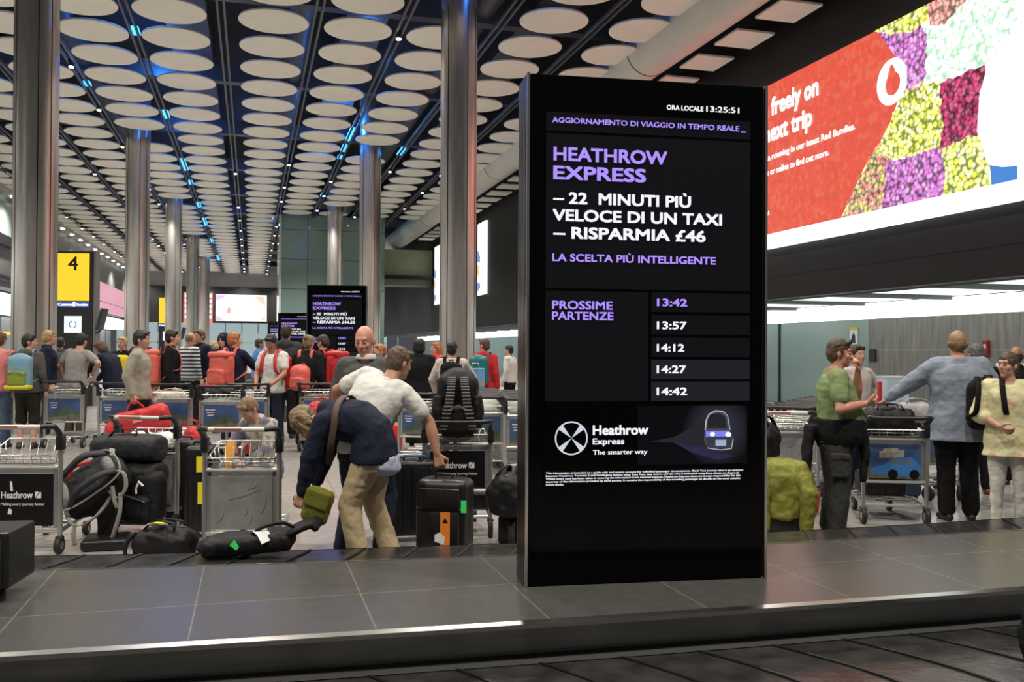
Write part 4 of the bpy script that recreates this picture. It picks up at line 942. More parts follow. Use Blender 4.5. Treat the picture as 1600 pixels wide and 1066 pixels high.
p = T('small far person in dark top between navy jacket and grey t-shirt', at(94, 21), 20, 1.72, hair=('short', 'black'), top=('jacket', cloth('charcoal_grey', (.06, .065, .07))), bottom=('trousers', BLK))
p = T('man in grey t-shirt and dark cap leaning on a trolley with one elbow out', at(119, 17.3), -12, 1.76, lean=(8, 4, 0), hair=('short', 'black'), top=('tshirt', LGREY), bottom=('trousers', BROWNT), arms={'L': ((-.34, .02, 1.20), (-.42, .22, 1.00)), 'R': ((.46, -.02, 1.24), (.24, .12, 1.10))})
p = T('woman with brown hair in navy jacket bending forward over trolley with white papers', at(178, 17.9), 75, 1.70, lean=(30, 0, 0), look=(0, 10), hair=('bob', 'brown'), top=('jacket', NAVY), bottom=('trousers', DENIM), arms={'L': ((-.2, .42, 1.08), (-.15, .55, .92)), 'R': ((.22, .40, 1.05), (.18, .55, .9))})
MB().rbox(V((-.27, .10, 1.28)), (.01, .09, .05), .004, 1).build('flag_patch', mat('flag_white', (.6, .5, .55), .6), p['root'])
m = MB().rbox((0, 0, 0), (.05, .32, .24), .01, 2).build('white_papers', mat('paper_white', (.75, .75, .73), .6), None); m.location = PV(p, (-.02, .62, 1.02)); m.rotation_euler = (R(35), 0, p['root'].rotation_euler.z); tag(m, 'sheaf of white papers held by the woman in navy jacket', 'papers')
p = T('blond person in yellow high visibility vest facing the lens', at(192, 19.5), 170, 1.72, hair=('short', 'blond'), top=('shirt', BLK), bottom=('trousers', BLK), face=True)
v = MB(); v.sweep([(V((0, .005, z)), V((1, 0, 0)), V((0, 1, 0)), a, b) for z, a, b in ((.98, .205, .155), (1.2, .20, .150), (1.36, .215, .152), (1.43, .205, .13), (1.46, .14, .105))]); blob('hi_vis_vest', v, HIVIS, p['root'], .017, 2)
MB().rbox((0, .165, 1.2), (.10, .03, .42), .01, 1).build('vest_gap', BLK, p['root'])
p = T('young man with dark hair in beige zip jacket walking right carrying a red bag', at(217, 13.6), -80, 1.74, look=(0, 4), hair=('short', 'black'), top=('jacket', BEIGE), bottom=('trousers', DENIM), arms={'R': ((.24, -.10, 1.13), (.25, -.02, .90)), 'L': ((-.23, -.05, 1.12), (-.24, .10, .9))}, legs={'L': ((-.10, .16, .52), (-.10, .10, .085)), 'R': ((.10, -.02, .50), (.10, -.28, .12))}, face=True, curl=(.45, 1.0))
bagpos = PV(p, (.29, .02, .62))
t = empty('shopping_bag', bagpos, p['root'].rotation_euler.z, 'large red plastic bag with pale lettering carried by man in beige jacket', 'bag')
g = MB(); g.rbox((0, 0.1, -.05), (.20, .74, .36), .08, 3, Euler((R(14), 0, 0))); g.ell((0, -.25, -.17), (.11, .14, .15)); blob('bag_body', g, RED, t, .016, 3, .05, .16)
MB().tube([(0, -.10, .10), (0, -.05, .22), (0, .02, .23), (0, .12, .14)], .012, 6).build('handle', RED, t)
MB().poly([(.108, .00, -.07), (.108, .12, -.04), (.108, .12, .05), (.108, .01, .02)], (.004, 0, 0)).build('pale_print', mat('bag_print', (.75, .30, .28), .6), t)
p = T('person with dark hair half hidden behind the man in beige jacket', at(222, 16.6), -30, 1.80, hair=('short', 'dark'), top=('jacket', NAVY), bottom=('trousers', DENIM))
p = T('man in black jacket wearing coral rucksack near trolley, left of the striped shirt', at(267, 16.2), -70, 1.80, look=(0, 0), hair=('short', 'black'), top=('jacket', BLK), bottom=('trousers', BLK), face=True)
backpack('tall coral rucksack on the man in black jacket left of striped shirt', p, CORAL, (.36, .26, .62), d=.20, back=-.25, pocket=CORAL, trim=RED, lid=CORAL)
p = T('balding man in navy and white striped shirt', at(296, 20.2), -25, 1.82, hair=('thin', 'light'), skin='pink', top=('shirt', STRIPE), bottom=('trousers', BLK))
p = T('man in open navy jacket raising a hand to his mouth beside striped shirt', at(313, 20.6), 150, 1.88, hair=('short', 'brown'), top=('jacket', NAVY), bottom=('trousers', DENIM), arms={'R': ((.26, .12, 1.2), (.08, .16, 1.46))}, face=True)
p = T('woman with long blond hair behind the hooded person', at(334, 21), -10, 1.66, hair=('long', 'blond'), top=('shirt', PALE), bottom=('trousers', DENIM))
p = T('person in navy hooded jacket with the hood up', at(350, 18.6), 170, 1.78, hair=('hood', 'black', NAVY), top=('jacket', NAVY), bottom=('trousers', DENIM), face=True)
p = T('ginger haired person in navy jacket reaching right with coral rucksack on back', at(364, 16.0), -20, 1.76, look=(-30, 0), hair=('short', 'ginger'), top=('jacket', NAVY), bottom=('trousers', DENIM), arms={'R': ((.30, .22, 1.18), (.42, .42, 1.10))})
backpack('large coral rucksack on ginger haired person in navy jacket', p, CORAL, (.40, .26, .58), d=.22, back=-.26, pocket=CORAL, trim=RED, lid=CORAL)
p = T('man in blue shirt standing far off left of the man in white t-shirt', at(404, 23.5), -60, 1.74, hair=('short', 'dark'), skin='tan', top=('shirt', BLUES), bottom=('trousers', DENIM))
p = T('dark bearded man in white t-shirt with red straps looking down', at(427, 15.6), 165, 1.74, look=(0, 28), hair=('short', 'black'), skin='tan', top=('tshirt', WHT), bottom=('trousers', DENIM), face=True, arms={'L': ((-.24, .08, 1.13), (-.12, .28, .98)), 'R': ((.24, .08, 1.13), (.14, .26, .96))})
backpack('red rucksack on the bearded man in white t-shirt', p, RED, (.38, .24, .55), d=.2, back=-.25, pocket=CORAL)
p = T('man in charcoal hooded top seen from behind, taller than the bearded man', at(447, 17.6), 5, 1.92, hair=('short', 'dark'), top=('hoodie', cloth('charcoal_top', (.045, .045, .05))), bottom=('trousers', BLK))
p = T('woman with blond bun in black jacket wearing small coral rucksack', at(481, 15.8), -15, 1.72, hair=('bun', 'light'), top=('jacket', BLK), bottom=('trousers', BLK), arms={'L': ((-.26, .05, 1.13), (-.18, .2, .96))})
backpack('small coral day pack on the woman with blond bun', p, CORAL, (.32, .22, .40), d=.14, back=-.24, pocket=CORAL)
p = T('person in red and navy jacket with large red rucksack right of the blond bun', at(508, 16.6), 60, 1.74, look=(0, 15), hair=('short', 'dark'), top=('jacket', NAVY), bottom=('trousers', BLK))
backpack('large red rucksack on the person right of the blond bun', p, RED, (.38, .26, .60), d=.24, back=-.25, pocket=CORAL, lid=RED)
# ---------------- right of the bald man
p = T('person dressed all in black with a black bob, seen from behind', at(655, 14.8), 0, 1.76, hair=('bob', 'black'), top=('jacket', BLK), bottom=('dress', BLK), fat=1.12)
p = T('woman with long ginger hair and red scarf beside the person in black', at(683, 17.2), 120, 1.72, hair=('long', 'ginger'), top=('jacket', NAVY), bottom=('trousers', DENIM), face=True)
g = MB(); g.ell((0, .01, 1.47), (.14, .11, .07)); g.ell((-.12, .0, 1.42), (.10, .09, .06)); blob('red_scarf', g, RED, p['root'], .012, 2, .02, .05)
p = T('man in pale jumper with black rucksack seen from behind, before the right column', at(706, 13.6), 0, 1.71, hair=('short', 'black'), top=('shirt', PALE), bottom=('trousers', DENIM), fat=1.1, arms={'L': ((-.30, .05, 1.15), (-.26, .2, .96)), 'R': ((.32, .12, 1.2), (.36, .36, 1.12))})
backpack('small black rucksack on the man in pale jumper', p, BLK, (.31, .17, .44), d=.25, pocket=mat('pack_black', (.02, .02, .022), .5))
p = T('man in red hooded jacket with teal rucksack right of the column', at(757, 16.5), -25, 1.79, look=(75, 0), hair=('short', 'brown'), top=('hoodie', REDJ), bottom=('trousers', BLK), face=True)
backpack('teal green rucksack with round white patch on man in red jacket', p, mat('pack_teal', (.01, .14, .15), .55, bump=.2), (.36, .20, .52), d=.24, pocket=mat('pack_teal_dark', (.01, .10, .11), .55))
p = T('person in white shirt at far right beside the tall display', at(797, 21.5), 60, 1.70, hair=('short', 'black'), top=('shirt', WHT), bottom=('trousers', BLK))
p = T('grey haired ginger faced person peeking between the bald man and white t-shirt', at(596, 14.0), 120, 1.66, hair=('short', 'ginger'), top=('shirt', PALE), bottom=('trousers', DENIM))

# ---------------- foreground group
bald = T('bald man in grey hooded top looking down behind the man in white t-shirt', at(573, 7.75), 178, 1.785, look=(-10, 16), hair=(None, None), skin='pink', top=('hoodie', cloth('grey_marl', (.085, .085, .085))), bottom=('trousers', DENIM), fine=True,
         arms={'L': ((-.27, .02, 1.15), (-.20, .14, .93)), 'R': ((.25, -.02, 1.15), (.26, .06, .92))})
g = MB(); g.sweep([(V((0, .02, 1.50)), V((1, 0, 0)), V((0, 1, 0)), .088, .085), (V((0, .02, 1.545)), V((1, 0, 0)), V((0, 1, 0)), .078, .08)]); blob('hood_lining', g, WHT, bald['root'], .01, 1)
wt = T('man with brown hair in white t-shirt bending to grip a black suitcase', at(571, 6.95), -12, 1.76, pel=(.0, -.02, .90), lean=(38, 22, 10), look=(-25, -18), hair=('short', 'brown'), skin='tan', top=('tshirt', WHT, .02), bottom=('trousers', DENIM), fine=True, fat=1.1,
       arms={'L': ((-.44, .20, 1.20), (-.36, .34, 1.00)), 'R': ((.50, .24, .95), (.54, .18, .68))}, legs={'L': ((-.12, .08, .48), (-.14, -.06, .085)), 'R': ((.14, .10, .48), (.16, -.04, .085))}, curl=(.4, 1.1), palm={1: (-.1, .9, 0)})
wo = T('woman in navy hooded jacket and khaki trousers bending over a bag at the belt', at(574, 6.66), 82, 1.72, pel=(0, -.06, .87), lean=(92, 0, 4), look=(8, 14), hair=('hang', 'light'), skin='fair', top=('hoodie', NAVY), bottom=('trousers', KHAKI), fine=True, fat=1.08,
       arms={'L': ((-.20, .44, .6), (-.18, .50, .30)), 'R': ((.20, .48, .6), (.16, .54, .30))}, legs={'L': ((-.10, .10, .48), (-.11, .02, .085)), 'R': ((.10, -.02, .48), (.10, -.16, .085))}, curl=(1.0, 1.0))
g = MB(); g.sweep([(V((0, -.09, .70)), V((1, 0, 0)), V((0, 1, .25)), .15, .11), (V((0, -.10, .75)), V((1, 0, 0)), V((0, 1, .25)), .185, .145), (V((0, -.08, .86)), V((1, 0, 0)), V((0, 1, .3)), .19, .155)])
blob('shirt_tail', g, cloth('pale_blue_shirt', (.42, .45, .60), .06), wo['root'], .011, 2, .02, .06)
p_, M_ = wo['sp'](.36); s_ = wo['s']; pts = [(p_ + M_ @ V((math.cos(R(a))*.235, math.sin(R(a))*.185, 0)))*s_ for a in range(0, -200, -20)]
pts += [pts[-1] + V((.0, .02, -.12)), pts[-1] + V((.03, .05, -.30))]
MB().strip(pts, (0, .05, 0), .010).build('bag_strap', mat('strap_brown', (.07, .04, .03), .6), wo['root'], 'all')
t = empty('shoulder_bag', PV(wo, (-.20, .30, .36)), wo['root'].rotation_euler.z, 'small olive green shoulder bag hanging below the bending woman', 'bag')
g = MB(); g.rbox((0, 0, .12), (.09, .20, .26), .04, 3, Euler((R(18), 0, 0))); blob('bag_body', g, OLIVE, t, .010, 3, .015, .05)
g = MB(); g.rbox((-.05, -.01, .17), (.02, .19, .13), .01, 2, Euler((R(18), 0, 0))); blob('flap', g, OLIVE, t, .008, 2)
p = T('person in patterned tan clothes crouching behind the plain metal trolley', at(418, 8.9), 150, 1.60, pel=(0, 0, .50), lean=(25, 0, 0), look=(0, 20), hair=('short', 'light'), top=('shirt', PATT), bottom=('trousers', PATT), arms={'L': ((-.25, .25, .70), (-.12, .42, .55)), 'R': ((.25, .25, .70), (.12, .42, .55))}, legs={'L': ((-.16, .40, .48), (-.14, .12, .085)), 'R': ((.16, .38, .50), (.14, .10, .085))}, face=True)
m = MB(); m.rbox((0, 0, 0), (.10, .05, .34), .02, 2, Euler((R(12), 0, 0))); o = m.build('orange_case', mat('orange_case', (.75, .33, .04), .5), None, 40); o.location = PV(p, (.02, .50, .62)); o.rotation_euler.z = p['root'].rotation_euler.z; tag(o, 'narrow orange case held by the crouching person in tan', 'case')

# ---------------- right hand group
gm = T('man in green t-shirt with sunglasses on head, one hand at his mouth, arms crossed', at(1305, 7.75), -98, 1.69, look=(-6, 6), hair=('short', 'brown'), skin='pink', top=('tshirt', GREENT, .10), bottom=('cargo', CARGO), fine=True, fat=1.14,
       arms={'R': ((.30, -.02, 1.12), (.17, .22, 1.20)), 'L': ((-.06, .30, 1.16), (.0, .19, 1.44))}, curl=(.9, .6), palm={-1: (.2, -1, 0), 1: (-.3, -.6, .6)})
s = gm['s']; hcg, MHg = gm['hc'], gm['MH']
g = MB(); hh = lambda p: (hcg + MHg @ V(p))*s
for sd in (-1, 1): g.ell(hh((sd*.034, .080, .108)), (.030, .012, .022), MHg); g.tube([hh((sd*.062, .075, .110)), hh((sd*.088, .0, .085)), hh((sd*.086, -.05, .05))], .0035, 6)
g.tube([hh((-.012, .085, .112)), hh((.012, .085, .112))], .004, 6); g.build('sunglasses', mat('sunglass_lens', (.10, .11, .13), .05, .6), gm['root'], 'all')
g = MB(); g.sweep([(V((0, .03, z))*s, V((1, 0, 0)), V((0, 1, 0)), a*s, b*s) for z, a, b in ((.84, .225, .19), (.93, .24, .215), (1.03, .235, .22), (1.06, .225, .215))])
g.sweep([(V((-.02, -.20, 1.0))*s, V((1, 0, 0)), V((0, 1, 0)), .15*s, .05*s), (V((0, -.24, .78))*s, V((1, 0, 0)), V((0, 1, 0)), .17*s, .035*s), (V((.02, -.25, .52))*s, V((1, 0, 0)), V((0, 1, 0)), .15*s, .02*s)])
g.sweep([(V((.02, .21, .98))*s, V((1, 0, 0)), V((0, 1, 0)), .06*s, .05*s), (V((.06, .24, .78))*s, V((1, 0, 0)), V((0, 1, 0)), .055*s, .04*s), (V((.07, .22, .52))*s, V((1, 0, 0)), V((0, 1, 0)), .06*s, .025*s)])
blob('tied_jumper', g, BLK, gm['root'], .012, 3, .025, .08)
g = MB(); g.rbox(V((.205, .0, .66))*s, (.035*s, .15*s, .20*s), .012, 2); g.rbox(V((.213, .0, .745))*s, (.035*s, .16*s, .06*s), .012, 2); blob('cargo_pocket', g, CARGO, gm['root'], .008, 2, .01, .05)
p = T('person in pale long sleeves mostly hidden behind the man in green t-shirt', at(1337, 10.4), -160, 1.66, hair=('short', 'dark'), top=('shirt', PALE), bottom=('trousers', DENIM), arms={'L': ((-.40, -.05, 1.22), (-.22, .10, 1.05))})
gj = T('heavy man in grey blue blazer and black trousers, back turned, hand on trolley', at(1497, 8.66), -8, 1.79, look=(-8, 4), hair=('ring', 'light'), skin='pink', top=('blazer', BLAZ, .04), bottom=('trousers', BLK), fine=True, fat=1.22, wide=1.1,
       arms={'L': ((-.42, .16, 1.22), (-.60, .26, 1.07)), 'R': ((.36, .05, 1.16), (.36, .20, .92))}, curl=(.9, .4), palm={-1: (.2, .1, -1)})
g = MB(); s = gj['s']; g.ell((gj['hc'] + gj['MH'] @ V((0, -.012, .03)))*s, (.082*s, .098*s, .092*s), gj['MH']); blob('thin_crown_hair', g, mat('hair_sandy', (.34, .20, .11), .55, var=.15, vscale=20), gj['root'], .009, 2)
p = T('grey haired person almost hidden behind the man in blazer', at(1527, 10.3), -5, 1.68, hair=('short', 'grey'), top=('jacket', BLK), bottom=('trousers', BLK), shoes=SHOEB)
p = T('man with sunburnt bald crown behind the woman in yellow', at(1588, 11.0), -40, 1.66, hair=('ring', 'dark'), skin='tan', top=('jacket', BLK), bottom=('trousers', BLK))
yw = T('woman in pale yellow tunic and white trousers carrying a black shoulder rucksack', at(1576, 8.05), 158, 1.58, look=(-40, 0), hair=('back', 'brown'), skin='fair', top=('tunic', YEL), bottom=('slim', WTR), shoes=mat('shoe_pale', (.5, .45, .4), .5), fine=True, fat=1.16,
       arms={'R': ((.27, .04, 1.16), (.02, .26, 1.00)), 'L': ((-.27, .0, 1.15), (-.25, .12, .92))}, curl=(.5, .8))
t = backpack('black rucksack slung on the shoulder of the woman in yellow', yw, BLK, (.34, .22, .46), d=.28, back=-.22, pocket=BLK)
t.location = PV(yw, (.17, .02, 0)); 
# ================================================================== LUGGAGE TROLLEYS
TUBE = mat('trolley_tube', (.52, .52, .51), .35, .85); WIRE = mat('basket_wire', (.60, .60, .58), .3, .9); RUBB = mat('wheel_rubber', (.02, .02, .02), .6); BAR = mat('handle_white', (.62, .58, .55), .35); BARR = mat('handle_red', (.55, .10, .08), .4)
PBLK = mat('panel_black', (.006, .006, .007), .25); PGREY = mat('panel_metal', (.34, .34, .335), .45, .5, var=.18, vscale=7, bump=.1, bscale=6); PTXT = mat('panel_print', (.75, .75, .74), .5); BLKP = mat('black_plastic', (.014, .014, .015), .4)
SKYP = mat('advert_sky', (.045, .085, .20), .3, var=.35, vscale=3); HILL = mat('advert_hill', (.06, .085, .06), .4, var=.4, vscale=10); LANDP = mat('advert_slope', (.13, .13, .09), .4, var=.4, vscale=10); CARB = mat('advert_car_blue', (.05, .20, .50), .25); STONE = mat('advert_stone', (.35, .32, .26), .5, var=.3, vscale=20)
def trolley(kind='low', advert='hill', wd=.56):
    """rear view towards -Y; 'low' carries a deep panel near the floor, 'high' a shorter one under the basket"""
    t = empty('luggage_trolley', (0, 0, 0)); h = wd/2
    p0, p1 = (.215, .615) if kind == 'low' else (.42, .73)
    m = MB()
    for s in (-1, 1):
        m.tube([(s*h, 0, .10), (s*h, 0, .84)], .019, 10)
        m.tube([(s*h, 0, .17), (s*h*.95, .25, .19), (s*h*.62, .80, .17)], .017, 8)
    m.tube([(-h, 0, p1+.05), (h, 0, p1+.05)], .013, 8); m.tube([(-h, 0, p0-.03), (h, 0, p0-.03)], .015, 8)
    m.tube([(-h*.62, .80, .17), (h*.62, .80, .17)], .017, 8); m.tube([(-h*.90, .30, .185), (h*.90, .30, .185)], .013, 8); m.tube([(-h*.75, .56, .18), (h*.75, .56, .18)], .013, 8); m.tube([(-h, 0, .17), (h, 0, .17)], .014, 8)
    m.box((0, 0, p0-.03), (wd, .012, .03)); m.box((-h+.035, 0, (p0+p1)/2), (.03, .012, p1-p0+.08)); m.box((h-.035, 0, (p0+p1)/2), (.03, .012, p1-p0+.08)); m.box((0, 0, p1+.02), (wd-.05, .012, .03))
    m.build('frame', TUBE, t, 40)
    b = MB(); z0, z1, z2 = p1+.075, p1+.14, .86 if kind == 'low' else .89
    N, F = -.03, .26
    a, c, d, e = V((-h+.03, N, z1)), V((h-.03, N, z1)), V((h-.045, F, z2)), V((-h+.045, F, z2))
    b.tube([a, c, d, e], .0065, 6, True)
    a2, c2, d2, e2 = V((-h+.05, 0, z0)), V((h-.05, 0, z0)), V((h-.07, F-.06, z0+.01)), V((-h+.07, F-.06, z0+.01))
    b.tube([a2, c2, d2, e2], .0055, 6, True)
    b.tube([V((-h+.03, -.02, z0+.035)), V((h-.03, -.02, z0+.035))], .0045, 6)
    for k in range(7):
        u = (k+.5)/7; b.tube([a.lerp(c, u), a2.lerp(c2, u), e2.lerp(d2, u), e.lerp(d, u)], .0032, 5)
    for k in range(3):
        u = (k+.7)/3.4; b.tube([a.lerp(e, u), a2.lerp(e2, u)], .0032, 5); b.tube([c.lerp(d, u), c2.lerp(d2, u)], .0032, 5)
    b.build('wire_basket', WIRE, t, 'all')
    for s in (-1, 1):
        m = MB(); m.rbox((s*h, 0, .855), (.055, .075, .12), .012, 2); m.tube([(s*h, 0, .88), (s*h, -.045, .94), (s*(h+.005), -.12, .985), (s*(h-.03), -.165, .99), (s*(h-.075), -.17, .985)], [.026, .024, .022, .021, .019], 10)
        m.build('handle_arm', BLKP, t, 50)
    m = MB(); m.tube([(-h+.07, -.17, .985), (h-.07, -.17, .985)], .0185, 10); pale_bar = kind == 'low' or advert == 'plain'; hb = m.build('handle_bar', BAR if pale_bar else BLKP, t, 40)
    if pale_bar:
        m = MB(); m.box((-.06, -.1875, .990), (.20, .006, .012)); m.build('bar_print', BARR, hb)
    wheels = [(s*h, -.01, .065, .065) for s in (-1, 1)] + [(s*h*.60, .74, .05, .05) for s in (-1, 1)]
    if kind == 'high': wheels = [(s*h, -.01, .075, .075) for s in (-1, 1)] + [(s*h*.60, .74, .06, .06) for s in (-1, 1)]
    for x, y, z, r in wheels:
        w = MB().lathe((x, y, z), [(r*.5, -.020), (r*.9, -.020), (r, -.012), (r, .012), (r*.9, .020), (r*.5, .020)], 20, 'X').build('wheel', RUBB, t, 50)
        MB().lathe((x, y, z), [(.008, -.023), (r*.48, -.022), (r*.48, .022), (.008, .023)], 14, 'X').build('hub', TUBE, w, 50)
        MB().rbox((x, y+.005, z+r*.9), (.055, .06, .03), .01, 1).build('caster_fork', BLKP, w)
    pw = wd-.10
    pn = MB().box((0, -.008, (p0+p1)/2), (pw, .012, p1-p0)).build('advert_panel' if advert != 'plain' else 'back_panel', {'text': PBLK, 'plain': PGREY}.get(advert, SKYP), t)
    y = -.0155
    if advert == 'text':
        c = p0 + (p1-p0)*.53
        text('panel_text', 'Heathrow', PTXT, pn, (-.16, y, c), (1, 0, 0), (0, 0, 1), .24, .050, .02, .0005); text('panel_text', 'Making every journey better', PTXT, pn, (-.16, y, c-.055), (1, 0, 0), (0, 0, 1), .33, .022, .008, .0005)
        m = MB(); m.poly([(.095, y, c), (.095, y, c+.05), (.128, y, c+.05)]); m.poly([(.135, y, c+.05), (.142, y, c+.045), (.142, y, c), (.103, y, c)]); m.build('panel_mark', PTXT, pn)
        m = MB(); m.poly([(-.09, y, p1-.13), (-.07, y, p1-.135), (-.078, y, p1-.06), (-.095, y, p1-.055)]); m.poly([(-.11, y-.0005, c-.12), (-.08, y-.0005, c-.125), (-.075, y-.0005, c-.09), (-.10, y-.0005, c-.075)]); m.build('worn_patch', PTXT, pn)
    elif advert == 'plain':
        m = MB()
        for x0, z0_, x1, z1_ in ((.02, p0+.1, .05, p0+.16), (-.10, p0+.22, .14, p0+.30), (.05, p1-.1, .12, p1-.06), (.15, p0+.12, .19, p0+.24), (-.18, p0+.05, -.13, p0+.12), (.06, p0+.04, .075, p0+.11)):
            m.tube([(x0, y+.001, z0_), ((x0+x1)/2+.01, y+.001, (z0_+z1_)/2-.006), (x1, y+.001, z1_)], .0022, 5)
        m.build('scratches', mat('scratch_dark', (.06, .06, .06), .6), pn)
    elif advert == 'hill':
        a = p0+.0; MB().poly([(x, y, a+z) for x, z in ((-pw/2, 0), (pw/2, 0), (pw/2, .12), (.16, .13), (.08, .17), (.03, .185), (-.05, .14), (-.12, .10), (-pw/2, .06))]).build('hill_picture', HILL, pn)
        MB().poly([(x, y-.0005, a+z) for x, z in ((-pw/2, 0), (pw/2, 0), (pw/2, .07), (.10, .08), (.02, .06), (-.1, .05), (-pw/2, .03))]).build('slope_picture', LANDP, pn)
        for k in range(3): MB().box((-.14, y, a+.25-k*.035), (.12-.02*k, .001, .012)).build('picture_caption', PTXT, pn)
    elif advert == 'car':
        a = p0; MB().poly([(x, y, a+z) for x, z in ((-pw/2, 0), (pw/2, 0), (pw/2, .10), (-pw/2, .09))]).build('road_picture', LANDP, pn)
        MB().poly([(x, y-.0003, a+z) for x, z in ((-.14, .19), (.08, .19), (.08, .26), (.04, .26), (.03, .28), (-.1, .28), (-.11, .25), (-.14, .25))]).build('bridge_picture', STONE, pn)
        c = MB().poly([(x, y-.0006, a+z) for x, z in ((-.21, .04), (-.20, .10), (-.10, .13), (-.04, .18), (.03, .20), (.14, .20), (.20, .15), (.225, .12), (.225, .03), (.12, .02))]).build('car_picture', CARB, pn)
        m = MB(); m.poly([(x, y-.0009, a+z) for x, z in ((-.07, .135), (-.02, .175), (.03, .19), (.06, .13))]); m.poly([(x, y-.0009, a+z) for x, z in ((.08, .13), (.06, .19), (.13, .185), (.17, .14))]); m.build('car_windows', mat('advert_glass', (.12, .17, .24), .2), c)
        m = MB()
        for cx in (-.02, .17):
            n = 20; m.poly([(cx+.045*math.cos(k*math.pi/10), y-.001, a+.04+.045*math.sin(k*math.pi/10)) for k in range(n)])
        m.build('car_wheels', PBLK, c)
    return t
PROT = {}
TG = 'trolleys'
def put_trolley(x, y, rz, label, kind='high', advert='hill', group=None, sc=1.0):
    k = (kind, advert)
    if k not in PROT: o = PROT[k] = trolley(kind, advert)
    else: o = copy_tree(PROT[k])
    o.location = (x, y, 0); o.rotation_euler = (0, 0, rz); o.scale = (sc, sc, sc); tag(o, label, 'luggage trolley', group); return o
def pt(px, z, h, label, **k):
    x, y = at(px, z); return put_trolley(x, y, turn(h), label, **k)
tl_text = pt(39, 7.05, 2, 'empty luggage trolley with black lettered panel at the left frame edge', kind='low', advert='text')
tl_plain = pt(380, 6.95, 2, 'luggage trolley with plain scratched metal panel beside the bending woman', kind='low', advert='plain')
tl_load = pt(232, 8.05, -8, 'luggage trolley loaded with black and red rucksacks and a white cloth', kind='low', advert='plain')
tl_pack = pt(716, 7.75, 4, 'luggage trolley with black lettered panel carrying a tall black rucksack', kind='high', advert='text')
tl_car = pt(1398, 8.45, -6, 'luggage trolley with blue car advert under the blazer man\'s hand', kind='high', advert='car')
for px, z, h, lab in ((101, 14.5, 3, 'luggage trolley with mountain advert under the hand of man in grey t-shirt'), (185, 14.0, -4, 'luggage trolley with mountain advert partly hidden by the carried red bag'), (268, 13.6, 6, 'luggage trolley with mountain advert between the red bag and plain trolley'),
                      (347, 13.0, 4, 'luggage trolley with mountain advert below the large coral rucksack'), (388, 13.8, 12, 'luggage trolley behind the bending woman, with red luggage on it'), (500, 14.2, -2, 'luggage trolley below the small coral day pack')):
    pt(px, z, h, lab, sc=1.07)
# nested rows of trolleys
def row(px0, z0, h, n, pitch, where, adv='hill', kind='high'):
    x, y = at(px0, z0); a = turn(h)
    for k in range(n):
        dx, dy = -math.sin(a)*pitch*k, math.cos(a)*pitch*k
        put_trolley(x+dx, y+dy, a, 'luggage trolley in the nested row ' + where, kind, adv, 'nested trolleys ' + where)
pt(1222, 9.1, -4, 'end luggage trolley of the right hand row, plain grey panel facing out', kind='high', advert='plain')
row(1236, 9.9, -30, 9, .30, 'behind the man in green t-shirt')
row(1290, 11.2, -34, 7, .32, 'farther back behind the man in green t-shirt')
row(754, 11.7, 4, 9, .30, 'just left of the tall display')
row(826, 11.3, 4, 9, .30, 'partly hidden by the tall display edge')
pt(1457, 10.0, -40, 'luggage trolley behind the blazer man, loaded with bags', advert='hill')
pt(1478, 9.9, 25, 'luggage trolley with mountain advert close beside the blazer man', advert='hill')
pt(655, 12.6, -10, 'luggage trolley at the side of the person in black', advert='hill')

# ================================================================== LUGGAGE
NYL = mat('black_nylon', (.007, .007, .008), .6, spec=.3, var=.3, bump=.4, bscale=14); NYL2 = mat('charcoal_nylon', (.016, .017, .021), .6, spec=.3, var=.25, bump=.3, bscale=16); GREYN = mat('grey_nylon', (.17, .17, .165), .6, var=.2, bump=.3, bscale=18); WEB = mat('webbing_grey', (.26, .25, .23), .7); TAGW = mat('tag_white', (.78, .78, .76), .5); TAGY = mat('tag_yellow', (.85, .68, .02), .5)
SHELL = mat('case_black', (.010, .010, .011), .38, bump=.1, bscale=60); ORNG = mat('sticker_orange', (.85, .24, .02), .5); GRN = mat('tag_green', (.05, .65, .12), .5, emit=.15)
def suitcase(label, loc, rz, size, soft=False, handle=None, wheels=True, extras=None, m=SHELL, group=None, rise=0.0):
    w, d, h = size; t = empty('suitcase', (loc[0], loc[1], rise), rz, label, 'suitcase', group); z0 = .05 if wheels else 0
    MB().rbox((0, 0, z0 + h/2), (w, d, h), .045 if not soft else .06, 4).build('shell', m, t, 40)
    g = MB()
    if not soft:
        for k in range(5): g.rbox((-w*.36 + k*w*.18, -d/2 - .002, z0 + h/2), (w*.05, .012, h*.82), .005, 2)
        g.build('ribs', m, t)
    else:
        g.rbox((0, -d/2-.012, z0 + h*.34), (w*.80, .04, h*.48), .018, 2); g.build('front_pocket', m, t, 40); MB().rbox((0, -d/2-.008, z0 + h*.76), (w*.80, .03, h*.26), .014, 2).build('top_pocket', m, t, 40)
    MB().tube([(0-w*.45, -d*.5-.001, z0+h*.62), (w*.45, -d*.5-.001, z0+h*.62)], .004, 5).build('zip', MATS['zip_grey'], t) if soft else None
    MB().tube([(-.07, -d*.1, z0+h-.005), (-.06, -d*.1, z0+h+.028), (.06, -d*.1, z0+h+.028), (.07, -d*.1, z0+h-.005)], .011, 8).build('top_handle', BLKP, t, 'all')
    if handle:
        g = MB()
        for s in (-1, 1): g.tube([(s*.075, d*.35, z0+h-.02), (s*.075, d*.35, z0+h+handle)], .008, 8)
        g.tube([(-.095, d*.35, z0+h+handle), (.095, d*.35, z0+h+handle)], .013, 8); g.build('pull_handle', CHROME, t, 40)
    if wheels:
        for sx in (-1, 1):
            for sy in (-1, 1):
                MB().lathe((sx*(w/2-.05), sy*(d/2-.05), .03), [(.012, -.012), (.030, -.012), (.030, .012), (.012, .012)], 14, 'X').build('wheel', RUBB, t, 50)
    return t
